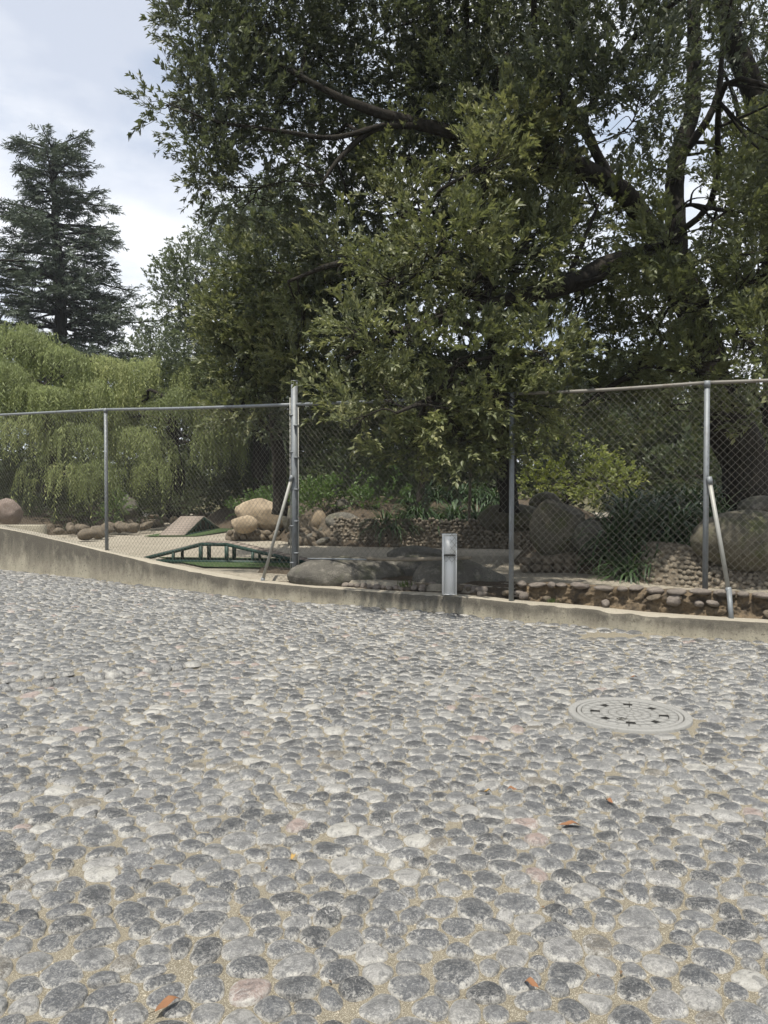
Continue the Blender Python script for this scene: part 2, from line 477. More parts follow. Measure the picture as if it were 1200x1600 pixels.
M = {
    'stone': m_stone(), 'mortar': m_mortar(),
    'wall': m_concrete('stained_concrete', (0.22, 0.20, 0.155), (0.32, 0.29, 0.225), (0.07, 0.064, 0.053), streak=False, wall=True),
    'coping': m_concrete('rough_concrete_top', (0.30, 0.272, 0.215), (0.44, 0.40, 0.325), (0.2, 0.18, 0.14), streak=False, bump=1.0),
    'court': m_soil('dusty_concrete', (0.275, 0.247, 0.195), (0.36, 0.325, 0.262), (0.21, 0.187, 0.145)),
    'soil': m_soil('leaf_litter_soil', (0.055, 0.045, 0.033), (0.10, 0.08, 0.058), (0.14, 0.105, 0.075)),
    'earth': m_soil('earth', (0.10, 0.09, 0.055), (0.14, 0.125, 0.075), (0.08, 0.10, 0.035)),
    'rubble': m_rock('rubble_masonry', (0.11, 0.092, 0.070), (0.22, 0.18, 0.128), (0.04, 0.036, 0.03), scale=3.0),
    'lip_face': m_rock('broken_masonry', (0.075, 0.062, 0.048), (0.27, 0.20, 0.12), (0.035, 0.032, 0.028), scale=4.0),
    'tan_rock': m_rock('tan_boulder', (0.24, 0.19, 0.13), (0.42, 0.34, 0.235), (0.19, 0.155, 0.115)),
    'grey_rock': m_rock('grey_boulder', (0.075, 0.07, 0.06), (0.155, 0.145, 0.122), (0.27, 0.25, 0.21), moss=0.35),
    'moss_rock': m_rock('mossy_boulder', (0.075, 0.068, 0.05), (0.155, 0.14, 0.105), (0.05, 0.048, 0.034), moss=0.8),
    'red_rock': m_rock('reddish_rock', (0.15, 0.115, 0.095), (0.24, 0.19, 0.16), (0.3, 0.26, 0.22)),
    'lip_stone': m_rock('kerb_cobble', (0.16, 0.14, 0.12), (0.24, 0.205, 0.175), (0.30, 0.27, 0.22), scale=3),
    'pebble': m_rock('wall_pebble', (0.17, 0.147, 0.112), (0.29, 0.25, 0.19), (0.12, 0.105, 0.085), scale=3),
    'galv': m_flat('galvanised_steel', (0.185, 0.20, 0.21), 0.55, 0.4, 0.25, 0.22, 20, 0.1, dirt=(0.12, 0.12, 0.115)),
    'galv_lit': m_flat('sunlit_galvanised_pipe', (0.30, 0.30, 0.275), 0.55, 0.4, 0.2, 0.2, 18, 0.1, dirt=(0.20, 0.175, 0.14)),  # paler, warmer copy of the galvanised steel, sunlight put into its colour
    'rail_old': m_flat('old_rail', (0.17, 0.16, 0.14), 0.6, 0.4, 0.1, 0.25, 14, 0.15, dirt=(0.11, 0.09, 0.07)),
    'wire': m_flat('weathered_wire', (0.145, 0.138, 0.118), 0.7, 0.3, 0.0, 0.2, 6, 0.0),
    'box': m_flat('grey_painted_steel', (0.68, 0.685, 0.67), 0.5, 0.4, 0.0, 0.05, 6, 0.04, dirt=(0.46, 0.45, 0.42)),
    'green': m_flat('dark_green_paint', (0.014, 0.042, 0.032), 0.55, 0.4, 0.0, 0.25, 16, 0.1),
    'plank': m_flat('weathered_planks', (0.255, 0.215, 0.18), 0.85, 0.2, 0.0, 0.25, 24, 0.3, dirt=(0.2, 0.165, 0.14)),
    'turf': m_flat('artificial_turf', (0.052, 0.085, 0.036), 0.95, 0.1, 0.0, 0.35, 50, 0.6, dirt=(0.16, 0.17, 0.08)),
    'pole': m_flat('old_wooden_pole', (0.21, 0.185, 0.145), 0.9, 0.2, 0.0, 0.3, 25, 0.4, dirt=(0.12, 0.1, 0.08)),
    'cover': m_concrete('cement_cover', (0.205, 0.203, 0.192), (0.27, 0.267, 0.252), (0.3, 0.3, 0.3), streak=False, bump=0.35),
    'slot_shade': m_flat('slot_shade_paint', (0.02, 0.02, 0.019), 0.95, 0.1),  # black fill colour standing for shade inside the lifting slots
    'joint': m_flat('dirty_joint_and_shade', (0.035, 0.034, 0.03), 0.95, 0.1),  # joint dirt, also the painted shade in the box niche
    'bark': m_bark('oak_bark', (0.018, 0.016, 0.014), (0.042, 0.037, 0.03)),
    'pale_bark': m_bark('pale_bark', (0.12, 0.10, 0.075), (0.22, 0.19, 0.15)),
    'twig': m_flat('twig', (0.07, 0.058, 0.042), 0.9, 0.2),
    'oak': m_leaf('oak_leaf', (0.050, 0.063, 0.031), (0.122, 0.140, 0.066), (0.27, 0.27, 0.125), 0.46, 0.3, p_young_lit=0.8, spec=0.4),
    'oak_shaded': m_leaf('oak_leaf_shaded', (0.044, 0.056, 0.038), (0.090, 0.106, 0.068), (0.18, 0.19, 0.105), 0.45, 0.26, spec=0.4),  # darker, cooler copy of the oak leaf with shade put into its colour
    'willow': m_leaf('willow_leaf', (0.10, 0.125, 0.04), (0.21, 0.25, 0.085), (0.37, 0.39, 0.155), 0.5, 0.28),
    'conifer': m_leaf('conifer_needles', (0.052, 0.070, 0.052), (0.082, 0.105, 0.076), (0.125, 0.148, 0.10), 0.6, 0.12),
    'grey_leaf': m_leaf('greyish_leaf', (0.075, 0.098, 0.058), (0.13, 0.155, 0.092), (0.19, 0.21, 0.12), 0.5),
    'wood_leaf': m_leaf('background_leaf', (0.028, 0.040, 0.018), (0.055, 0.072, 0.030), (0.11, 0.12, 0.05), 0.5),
    'lime_leaf': m_leaf('yellow_green_leaf', (0.07, 0.095, 0.02), (0.14, 0.17, 0.035), (0.24, 0.25, 0.06), 0.5, 0.4),
    'shrub': m_leaf('shrub_leaf', (0.045, 0.088, 0.022), (0.09, 0.155, 0.04), (0.17, 0.23, 0.075), 0.45, 0.3),
    'lily': m_leaf('strap_leaf', (0.026, 0.055, 0.019), (0.054, 0.098, 0.034), (0.11, 0.155, 0.065), 0.5, 0.25),
    'grass': m_leaf('grass_blade', (0.05, 0.085, 0.02), (0.09, 0.13, 0.035), (0.17, 0.18, 0.07), 0.6, 0.3),
    'dead_leaf': m_flat('dead_leaf', (0.20, 0.10, 0.05), 0.75, 0.3, 0.0, 0.35, 60, 0.3),
    'gold_leaf': m_flat('golden_leaf', (0.33, 0.215, 0.07), 0.7, 0.3, 0.0, 0.25, 60, 0.3),
}

# ------------------------------------------------------------------ ground
KERB_PX = [(-260, 868), (-120, 880), (0, 891), (165, 908), (350, 931), (400, 935), (525, 945), (600, 951), (700, 958), (800, 970), (900, 977), (1000, 988), (1100, 996), (1200, 1002), (1330, 1011)]
KERB = np.array([P(x, y, GD(y)) for x, y in KERB_PX])[:, :2]
KERB = catmull(np.concatenate([KERB, np.zeros((len(KERB), 1))], 1), 5)[:, :2]
kx = KERB[:, 0]
def kerb_y(x): return np.interp(x, kx, KERB[:, 1])

STEP_A, STEP_B = P(-40, 1088, GD(1088))[:2], P(330, 1040, GD(1040))[:2]
def H(x, y):
    """Height of the paving."""
    x = np.asarray(x, float); y = np.asarray(y, float)
    p = np.stack([x, y, x * 0], -1)
    h = 0.012 * vnoise(p, 0.55, 3) + 0.006 * vnoise(p, 1.7, 4)
    d = STEP_B - STEP_A; L = np.linalg.norm(d); d = d / L
    rx, ry = x - STEP_A[0], y - STEP_A[1]
    u = (rx * d[0] + ry * d[1]) / L
    v = -rx * d[1] + ry * d[0]
    fade = np.clip(1.25 - u, 0, 1) * np.clip((u + 3) / 1.0, 0, 1)
    h = h + 0.085 * fade * np.clip(v / 0.05 + 0.5, 0, 1) * np.exp(-np.clip(v, 0, 9) / 1.6)
    return h

MAN = P(983, 1117, GD(1117))[:2]
MAN_R = 0.40

def grid_sheet(x0, x1, y0, y1, nx, ny, zf, keep=None):
    X, Y = np.meshgrid(np.linspace(x0, x1, nx), np.linspace(y0, y1, ny))
    Z = zf(X, Y)
    V = np.stack([X, Y, Z], -1).reshape(-1, 3)
    i, j = np.meshgrid(np.arange(ny - 1), np.arange(nx - 1), indexing='ij')
    a = (i * nx + j).ravel()
    F = np.stack([a, a + 1, a + nx + 1, a + nx], -1)
    if keep is not None:
        c = V[F].mean(1)
        F = F[keep(c[:, 0], c[:, 1])]
    return V, F

# far ground sheet reaching the horizon, and the terrain beyond the yard
V, F = grid_sheet(-900, 900, -300, 1500, 61, 61, lambda x, y: x * 0 - 0.06)
props(mk('ground', V, F, M['earth'], loc=(0, 0, 0)), kind='structure')

def road_z(x, y):
    p = np.stack([x, y, x * 0], -1)
    return H(x, y) + 0.003 * vnoise(p, 14, 9)
def strip_sheet(x0, x1, nx, y_lo, y_hi, ny, zf, keep=None, pw=1.0):
    xs = np.linspace(x0, x1, nx); t = np.linspace(0, 1, ny) ** pw
    X = np.repeat(xs[None], ny, 0)
    a = y_lo(xs) if callable(y_lo) else xs * 0 + y_lo
    b = y_hi(xs) if callable(y_hi) else xs * 0 + y_hi
    Y = a[None] * (1 - t[:, None]) + b[None] * t[:, None]
    V = np.stack([X, Y, zf(X, Y)], -1).reshape(-1, 3)
    i, j = np.meshgrid(np.arange(ny - 1), np.arange(nx - 1), indexing='ij'); a = (i * nx + j).ravel()
    F = np.stack([a, a + 1, a + nx + 1, a + nx], -1)
    if keep is not None:
        c = V[F].mean(1); F = F[keep(c[:, 0], c[:, 1])]
    return V, F
V, F = strip_sheet(-14, 9.5, 230, -3.0, lambda x: kerb_y(x) + 0.1, 190, road_z, lambda x, y: ((x - MAN[0]) ** 2 + (y - MAN[1]) ** 2 > (MAN_R - 0.05) ** 2))
road = mk('road', V, F, M['mortar'], loc=(0, 0, 0), smooth=True)
props(road, kind='structure')

# ------------------------------------------------------------------ cobbles
def cobbles():
    s = 0.113
    ys = np.arange(0.6, 18, s * 0.84)
    pts = []
    for k, y in enumerate(ys):
        hw = min(0.56 * y + 1.7, 13.5)
        xs = np.arange(-hw, min(hw, 6.5), s) + RNG.uniform(0, s)
        pts.append(np.stack([xs, np.full(len(xs), y)], -1))
    p = np.concatenate(pts)
    p += RNG.uniform(-0.75, 0.75, p.shape) * s
    wgt = RNG.uniform(0.66, 1.42, len(p))
    def ok(p, m=0.05):
        return (p[:, 1] < kerb_y(p[:, 0]) - m) & (np.hypot(p[:, 0] - MAN[0], p[:, 1] - MAN[1]) > MAN_R + 0.03)
    pc = P(960, 993, GD(993))[:2]
    def sel(p, wgt, m):
        k = ok(p, m) & ~((np.abs(p[:, 0] - pc[0]) < 0.42) & (np.abs(p[:, 1] - pc[1] + 0.05) < 0.17))
        return p[k], wgt[k]
    p, wgt = sel(p, wgt, 0.02)
    K = 9
    def neigh(p):
        kd = kdtree.KDTree(len(p))
        for i, q in enumerate(p): kd.insert((q[0], q[1], 0), i)
        kd.balance()
        idx = np.zeros((len(p), K), int)
        for i, q in enumerate(p):
            r = [t[1] for t in kd.find_n((q[0], q[1], 0), K + 1)][1:]
            idx[i, :len(r)] = r
        return idx
    STX = np.array([1.0, 1.14])                   # the stones lie a little wider than deep
    for it in range(9):
        idx = neigh(p * STX)
        d = (p[:, None] - p[idx]) * STX
        L = np.maximum(np.linalg.norm(d, axis=-1, keepdims=True), 1e-4)
        want = s * 0.97 * (wgt[:, None] + wgt[idx])[..., None] / 2
        f = (np.clip(want - L, 0, None) * d / L).sum(1)
        p = p + np.clip(0.24 * f, -0.02, 0.02)
    # drop stones that stayed squeezed
    idx = neigh(p * STX)
    L = np.linalg.norm((p[:, None] - p[idx]) * STX, axis=-1).min(1)
    drop = (L < 0.07) & (RNG.random(len(p)) < 0.5)
    p, wgt = p[~drop], wgt[~drop]
    p, wgt = sel(p, wgt, 0.045)
    idx = neigh(p)
    N = 24
    th = np.linspace(0, 2 * np.pi, N, endpoint=False)
    d = p[idx] - p[:, None]
    L = np.linalg.norm(d, axis=-1); ph = np.arctan2(d[..., 1], d[..., 0])
    share = wgt[:, None] ** 1.3 / (wgt[:, None] ** 1.3 + wgt[idx] ** 1.3)
    cs = np.cos(th[None, :, None] - ph[:, None, :])
    r = np.where(cs > 0.12, (L * share)[:, None, :] / np.maximum(cs, 0.12), 9).min(-1)
    r = np.minimum(r, 0.104)
    for _ in range(4):
        r = np.minimum(r * 1.02, (np.roll(r, 1, 1) + 2 * r + np.roll(r, -1, 1)) / 4)
    r = r - RNG.uniform(0.0, 0.0048, (len(p), 1))
    r = np.maximum(r, 0.018) * RNG.uniform(0.92, 1.02, (len(p), 1))
    r = r * (1 + 0.06 * np.sin(2 * th + RNG.uniform(0, 6.3, (len(p), 1))) + 0.035 * np.sin(3 * th + RNG.uniform(0, 6.3, (len(p), 1))))
    # keep whole stones clear of the kerb
    far = kerb_y(p[:, 0]) - p[:, 1]
    r = np.minimum(r, np.maximum(far[:, None] * 0.96, 0.02))
    dm = np.hypot(p[:, 0] - MAN[0], p[:, 1] - MAN[1]) - MAN_R
    r = np.minimum(r, np.maximum(dm[:, None] * 0.97, 0.012))
    return p, r, th

CP_, CR_, CT_ = cobbles()
tints = RNG.uniform(0, 1, len(CP_))
tops = RNG.uniform(0.009, 0.022, len(CP_))
tilts = RNG.normal(0, 0.10, (len(CP_), 2))
pw = RNG.uniform(2.6, 6.0, len(CP_))

def stone_mesh(i, n, rings, disp):
    c, th = CP_[i], np.linspace(0, 2 * np.pi, n, endpoint=False)
    r = np.interp(th, np.append(CT_, 2 * np.pi), np.append(CR_[i], CR_[i][0]))
    rho = np.array(rings)
    x = rho[:, None] * r * np.cos(th); y = rho[:, None] * r * np.sin(th)
    z = tops[i] * (1 - np.minimum(rho[:, None], 1) ** pw[i]) + 0.004 - 0.02 * np.clip(rho[:, None] - 0.95, 0, 1) / 0.07 + 0 * x
    z = z + (x * tilts[i, 0] + y * tilts[i, 1]) * (1 - 0.5 * rho[:, None])
    X = np.concatenate([[0], x.ravel()]) + c[0]
    Y = np.concatenate([[0], y.ravel()]) + c[1]
    Z = np.concatenate([[tops[i]], z.ravel()]) + H(c[0], c[1])
    V = np.stack([X, Y, Z], -1)
    if disp:
        k = np.concatenate([[1], np.repeat(1 - 0.4 * rho, n)])
        V[:, 2] += disp * k * (1.25 * fbm(V + i * 3.1, 18, 3, 5) + 0.45 * vnoise(V + i, 60, 8))
        V[:, :2] += disp * 0.35 * np.stack([vnoise(V + i, 30, 11), vnoise(V + i, 30, 12)], -1)
    m = len(rho)
    a, b = np.meshgrid(np.arange(m - 1), np.arange(n), indexing='ij')
    q = 1 + a * n + b; q2 = 1 + a * n + (b + 1) % n
    F4 = np.stack([q, q + n, q2 + n, q2], -1).reshape(-1, 4)
    F3 = np.stack([np.zeros(n, int), 1 + np.arange(n), 1 + (np.arange(n) + 1) % n], -1)
    rim = np.concatenate([[0], np.repeat(rho, n)])
    return V, F3, F4, rim

cv = np.stack([CP_[:, 0], CP_[:, 1], CP_[:, 0] * 0], -1)
u_, v_ = project(cv)
rad_px = CR_.mean(1) / np.maximum(CP_[:, 1], 0.3) ** 1.5
vis = (u_ > -25) & (u_ < 1225) & (v_ < 1625) & (CP_[:, 1] > 1)
order = np.argsort(np.where(vis, -rad_px, 1e9))
single = set(order[:300].tolist())
VV, F3s, F4s, TT, RR, nn = [], [], [], [], [], 0
for i in range(len(CP_)):
    y_ = CP_[i, 1]
    near = i in single or (vis[i] and y_ < 4.0)
    mid = vis[i] and y_ < 6.5
    V, F3, F4, rim = stone_mesh(i, 20 if near else (13 if mid else 8), (0.35, 0.65, 0.86, 0.95, 1.02) if near else ((0.45, 0.75, 0.94, 1.02) if mid else (0.62, 0.94, 1.02)), 0.0055 if near else (0.005 if mid else 0))
    if i in single:
        o = mk('cobblestone', V, [F3, F4], M['stone'], road, smooth=True, attrs={'tint': np.full(len(V), tints[i]), 'rim': rim})
        continue
    VV.append(V); F3s.append(F3 + nn); F4s.append(F4 + nn); TT.append(np.full(len(V), tints[i])); RR.append(rim); nn += len(V)
o = mk('cobble_paving', np.concatenate(VV), [np.concatenate(F3s), np.concatenate(F4s)], M['stone'], road, smooth=True,
       attrs={'tint': np.concatenate(TT), 'rim': np.concatenate(RR)})
o['kind'] = 'stuff'

for k in range(30):
    f = 0.03 + k / 29 * 0.80
    q = STEP_A * (1 - f) + STEP_B * f + RNG.normal(0, 0.012, 2)
    c = np.array([q[0], q[1], 0])
    n_ = 10; th_ = np.linspace(0, 2 * np.pi, n_, endpoint=False); rr_ = RNG.uniform(0.038, 0.058)
    prof = [(0.0, 1.0), (0.45, 0.9), (0.8, 0.6), (1.0, 0.1), (0.95, -0.6)]
    V = np.concatenate([[[0, 0, 1.0]]] + [np.stack([a * np.cos(th_) * 1.15, a * np.sin(th_), np.full(n_, h)], -1) for a, h in prof[1:]])
    rim_ = np.concatenate([[0]] + [np.full(n_, a) for a, h in prof[1:]])
    V = V * np.array([rr_, rr_ * 0.9, rr_ * 0.85]) * (1 + 0.12 * fbm(V * 2 + k, 1.0, 2, k)[:, None]) + c
    V[:, 2] += float(H(q[0], q[1] - 0.06)) + 0.022
    i_, j_ = np.meshgrid(np.arange(3), np.arange(n_), indexing='ij')
    A_ = 1 + i_ * n_ + j_; B_ = 1 + i_ * n_ + (j_ + 1) % n_
    mk('edge_cobble', V, [np.stack([np.zeros(n_, int), 1 + np.arange(n_), 1 + (np.arange(n_) + 1) % n_], -1), np.stack([A_, A_ + n_, B_ + n_, B_], -1).reshape(-1, 4)],
       M['stone'], road, smooth=True, attrs={'tint': np.full(len(V), RNG.random()), 'rim': rim_})

# loose grit and chips lying in the joints near the camera
mb_v, mb_f, k = [], [], 0
tet = np.array([[1, 0, -.3], [-.5, .8, -.3], [-.5, -.8, -.3], [0, 0, .7]])
tf = np.array([[0, 1, 3], [1, 2, 3], [2, 0, 3]])
for _ in range(9000):
    y = RNG.uniform(1.7, 6.5) if RNG.random() < 0.8 else RNG.uniform(1.7, 4)
    x = RNG.uniform(-0.6 * y - 0.2, 0.6 * y + 0.2)
    sz = RNG.uniform(0.0015, 0.0042)
    if abs(x - MAN[0]) < 0.42 and abs(y - MAN[1]) < 0.42: continue
    v = rotz(tet * sz * RNG.uniform(0.6, 1.3, (4, 1)), RNG.uniform(0, 6.3)) + [x, y, float(H(x, y)) + 0.002]
    mb_v.append(v); mb_f.append(tf + k); k += 4
props(mk('gravel', np.concatenate(mb_v), np.concatenate(mb_f), m_flat('grit', (0.42, 0.38, 0.30), 0.95, 0.2, 0, 0.4, 90, 0), loc=(0, 0, 0)), kind='stuff')

LV, LFc, k = [], [], 0
for _ in range(260):
    if RNG.random() < 0.55:
        x = RNG.uniform(-6, 5); y = float(kerb_y(x)) - abs(RNG.normal(0, 0.16)) - 0.02
    else:
        y = RNG.uniform(2, 8); x = RNG.uniform(-.55 * y, .55 * y)
    L_ = RNG.uniform(0.008, 0.026)
    v = np.array([[0, 0, 0], [L_ * .5, L_ * .25, .004], [L_, 0, .001], [L_ * .5, -L_ * .22, .003]])
    LV.append(rotz(v, RNG.uniform(0, 6.3)) + [x, y, float(H(x, y)) + RNG.uniform(.006, .018)]); LFc.append(np.array([[0, 1, 2], [0, 2, 3]]) + k); k += 4
props(mk('leaf_litter', np.concatenate(LV), np.concatenate(LFc), m_flat('litter', (0.13, 0.085, 0.05), 0.9, 0.2, 0, 0.5, 40, 0), loc=(0, 0, 0)), kind='stuff')

# ------------------------------------------------------------------ manhole
mz = float(H(MAN[0], MAN[1])) + 0.022
man = thing('manhole_cover', (MAN[0], MAN[1], mz), 'round grey cement manhole cover with fan pattern set among the cobbles', 'manhole cover')
def annulus(prof, n=72):
    th = np.linspace(0, 2 * np.pi, n, endpoint=False)
    V = np.concatenate([np.stack([MAN[0] + r * np.cos(th), MAN[1] + r * np.sin(th), np.full(n, mz + z)], -1) for r, z in prof])
    i, j = np.meshgrid(np.arange(len(prof) - 1), np.arange(n), indexing='ij')
    a = i * n + j; b = i * n + (j + 1) % n
    return V, np.stack([a, b, b + n, a + n], -1).reshape(-1, 4)
V, F = annulus([(0.405, -0.05), (0.400, 0.0), (0.397, 0.003), (0.352, 0.003), (0.350, 0.0), (0.349, -0.03)])
mk('frame_ring', V, F, M['cover'], man)
V, F = annulus([(0.343, -0.03), (0.342, 0.001), (0.338, 0.003), (0.320, 0.003), (0.317, 0.0), (0.316, -0.03)])
mk('cover_ring', V, F, M['cover'], man)
V, F = annulus([(0.36, -0.028), (0.001, -0.028)])
mk('base_plate', V, F, M['joint'], man)
def wedge(r0, r1, a0, a1, top, gap=0.003, n=4):
    V = []
    for z in (-0.027, top):
        for r, rev in ((r0 + gap, 1), (r1 - gap, -1)):
            g = gap / max(r, 0.02)
            t = np.linspace(a0 + g, a1 - g, n)[::rev]
            V += [[MAN[0] + r * math.cos(q), MAN[1] + r * math.sin(q), mz + z] for q in t]
    m = 2 * n
    F = [[k, k + 1, m + k + 1, m + k] if False else [k, m + k, m + (k + 1) % m, (k + 1) % m] for k in range(m)]
    for k in range(n - 1):
        F.append([m + k, m + m - 1 - k, m + m - 2 - k, m + k + 1])
    return np.array(V), np.array(F)
rows = [(0.03, 0.082, 12, 0.1), (0.082, 0.137, 14, 0.22), (0.137, 0.193, 20, 0.0), (0.193, 0.252, 24, 0.13), (0.252, 0.314, 26, 0.05)]
for ri, (r0, r1, n, off) in enumerate(rows):
    for k in range(n):
        a0, a1 = off + 2 * np.pi * k / n, off + 2 * np.pi * (k + 1) / n
        if ri == 3 and k % 3 == 1:      # lifting slot: filled with a black patch in place of its shade
            V, F = wedge(r0, r1, a0, a1, -0.003, -0.001)
            mk('lifting_slot_shade', V, F, M['slot_shade'], man); continue
        V, F = wedge(r0, r1, a0, a1, 0.002 + 0.001 * random.random())
        mk('cover_block', V, F, M['cover'], man)
V, F = annulus([(0.028, -0.027), (0.027, 0.003), (0.0005, 0.004)], 24)
mk('hub', V, F, M['cover'], man)
# raised strokes of the small emblem cell
mb = MB()
ec = np.array([MAN[0] - 0.09, MAN[1] - 0.14, mz + 0.003])
for dx, a in ((-0.026, 0.1), (-0.010, -0.15), (0.008, 0.1), (0.024, 0.0)):
    mb.box(ec + rotz(np.array([dx, 0, 0]), 0.55), (0.004, 0.036, 0.003), 0.55 + a)
mb.box(ec + rotz(np.array([0, 0.024, 0]), 0.55), (0.056, 0.003, 0.003), 0.55)
mb.box(ec + rotz(np.array([0, -0.024, 0]), 0.55), (0.056, 0.003, 0.003), 0.55)
mb.build('emblem', M['joint'], man)

# ------------------------------------------------------------------ kerb wall
TOP_PX = [(-260, 797), (-120, 803), (0, 824), (40, 832), (100, 846), (165, 862), (240, 880), (300, 893), (350, 902), (400, 909), (460, 915), (525, 920), (600, 926), (700, 930), (800, 941), (900, 949), (1000, 960), (1100, 967), (1200, 973), (1330, 982)]
def kerb_wall():
    w = thing('concrete_kerb_wall', (KERB[len(KERB) // 2][0], KERB[len(KERB) // 2][1], 0), 'long low stained concrete kerb wall curving along the cobbles and rising at the left', 'kerb')
    xs = np.linspace(KERB[0, 0], KERB[-1, 0], 620)
    front = np.stack([xs, kerb_y(xs)], -1)
    tg = unit(np.gradient(front, axis=0))
    nrm = np.stack([-tg[:, 1], tg[:, 0]], -1)          # away from the road
    fx = project(np.concatenate([front, np.zeros((len(xs), 1))], 1))[0]
    tpx = np.array(TOP_PX, float)
    tp = np.interp(fx, tpx[:, 0], tpx[:, 1])
    top = np.array([P(a, b, y)[2] for a, b, y in zip(fx, tp, front[:, 1])])
    top = np.clip(top, 0.16, 0.98)
    top = np.convolve(np.pad(top, 6, 'edge'), np.ones(13) / 13, 'valid')
    T = 0.24
    # profile rows: foot, up the face, arris, across the top, back
    prof = [(0.0, -0.08), (0.0, 0.0), (0.0, 0.33), (0.0, 0.66), (0.0, 0.955), (0.004, 0.985), (0.02, 1.0), (0.09, 1.0), (0.16, 1.0), (T - 0.02, 1.0), (T, 0.96), (T, -0.08)]
    rows_ = []
    for o, h in prof:
        z = np.where(h < 0, -0.08, top * h)
        v = np.concatenate([front + nrm * o, z[:, None]], 1)
        rows_.append(v)
    A = np.stack(rows_, 1)                              # (n, m, 3)
    n, m = A.shape[:2]
    V = A.reshape(-1, 3)
    hk = np.tile(np.array([0, .3, 1, 1, 1, 1, 1, .6, .6, .8, 1, 0]), n)
    V = V + (0.009 * fbm(V, 5, 5, 21, 0.6) * hk)[:, None] * np.array([0.5, -1, 0.8])
    # knocked-off bits of the front arris, mostly on the low right-hand length
    jj_ = np.tile(np.arange(m), n)
    chip = np.clip(fbm(V * [1, 1, 0.3], 3.2, 4, 61) - 0.08, 0, 1) * np.where(V[:, 0] > -2.5, 1.0, 0.35) * np.isin(jj_, (4, 5, 6)) * np.array([0, 0, 0, 0, .5, 1, .8, 0, 0, 0, 0, 0])[jj_]
    V[:, 2] -= 0.10 * chip; V[:, 1] += 0.10 * chip
    # casting joints
    for xj in (-8.3, -5.6, -2.75, -0.3, 2.05, 3.3):
        V[:, 1] += 0.02 * np.exp(-((V[:, 0] - xj) / 0.012) ** 2) * np.array([1, 1, 1, 1, 1, 1, 0, 0, 0, 0, 0, 0])[jj_]
    i, j = np.meshgrid(np.arange(n - 1), np.arange(m - 1), indexing='ij')
    a = i * m + j
    F = np.stack([a, a + m, a + m + 1, a + 1], -1).reshape(-1, 4)
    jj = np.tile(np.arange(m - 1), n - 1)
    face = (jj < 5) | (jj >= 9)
    mk('wall_face', V, F[face], M['wall'], w, smooth=True, attrs={'up': np.tile(np.clip([h for o, h in prof], 0, 1), n)})
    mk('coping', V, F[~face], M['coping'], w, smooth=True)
    return top, front, nrm
ktop, kfront, knrm = kerb_wall()
def kerb_top(x): return float(np.interp(x, kfront[:, 0], ktop))

# short return wall behind the left end
e0, e1 = P(-120, 815, 16.2), P(58, 821, 16.2)
mb = MB(); c = (e0 + e1) / 2; L = e1[0] - e0[0]
mb.box((c[0], 16.45, (0.81 - 0.1) / 2), (L, 0.45, 0.91), 0.0, 0.012)
o = mb.build('return_wall', M['wall'])
props(o, 'short square-ended concrete wall stub behind the tall left end of the kerb', 'wall')

# ------------------------------------------------------------------ yard behind the fence
YZ = 0.3
V, F = strip_sheet(-24, 22, 130, lambda x: kerb_y(x) + 0.17, 62.0, 130, lambda x, y: np.where(y < kerb_y(x) + np.where(x > 1.15, 0.62, 0.32), 0.17, YZ + 0.02 * vnoise(np.stack([x, y, x * 0], -1), 0.4, 6)), pw=2.2)
props(mk('courtyard_path', V, F, M['court'], loc=(0, 0, 0), smooth=True), kind='structure')

def mound(name, poly_c, rx, ry, h, rz=0.0, z0=YZ - 0.05, mat='soil', p=2.6, n=60, rough=0.08):
    """A raised planting bed: a super-elliptic mound with uneven surface."""
    rr = np.linspace(0, 1, n // 2); th = np.linspace(0, 2 * np.pi, n * 2, endpoint=False)
    R, T = np.meshgrid(rr, th, indexing='ij')
    wv = 1 + 0.10 * vnoise(np.stack([np.cos(T) * 2, np.sin(T) * 2, T * 0 + rx], -1), 1.0, 31)
    v = np.stack([R * rx * np.cos(T) * wv, R * ry * np.sin(T) * wv, h * (1 - R ** p)], -1).reshape(-1, 3)
    v = rotz(v, rz) + np.array([poly_c[0], poly_c[1], z0])
    v[:, 2] += rough * fbm(v, 1.2, 5, 32) * (1 - R.ravel() ** 6)
    k = len(th)
    i, j = np.meshgrid(np.arange(len(rr) - 1), np.arange(k), indexing='ij')
    a = i * k + j; b = i * k + (j + 1) % k
    F = np.stack([a, a + k, b + k, b], -1).reshape(-1, 4)
    o = mk(name, v, F, M[mat], loc=(poly_c[0], poly_c[1], z0), smooth=True)
    props(o, kind='structure')
    return o
mound('planting_bed', (1.2, 21.4), 5.0, 4.1, 1.15, p=5)
mound('planting_bed', (4.7, 13.0), 2.5, 2.6, 0.85, rz=0.2, p=4)
mound('planting_bed', (-13.2, 25.5), 5.6, 5.0, 0.8, rz=0.3, p=5)
mound('planting_bed', (-4.2, 33), 3.4, 8, 0.9, p=4)
mound('hills', (6, 62), 60, 18, 3.2, mat='earth', z0=-0.3, rough=0.5)

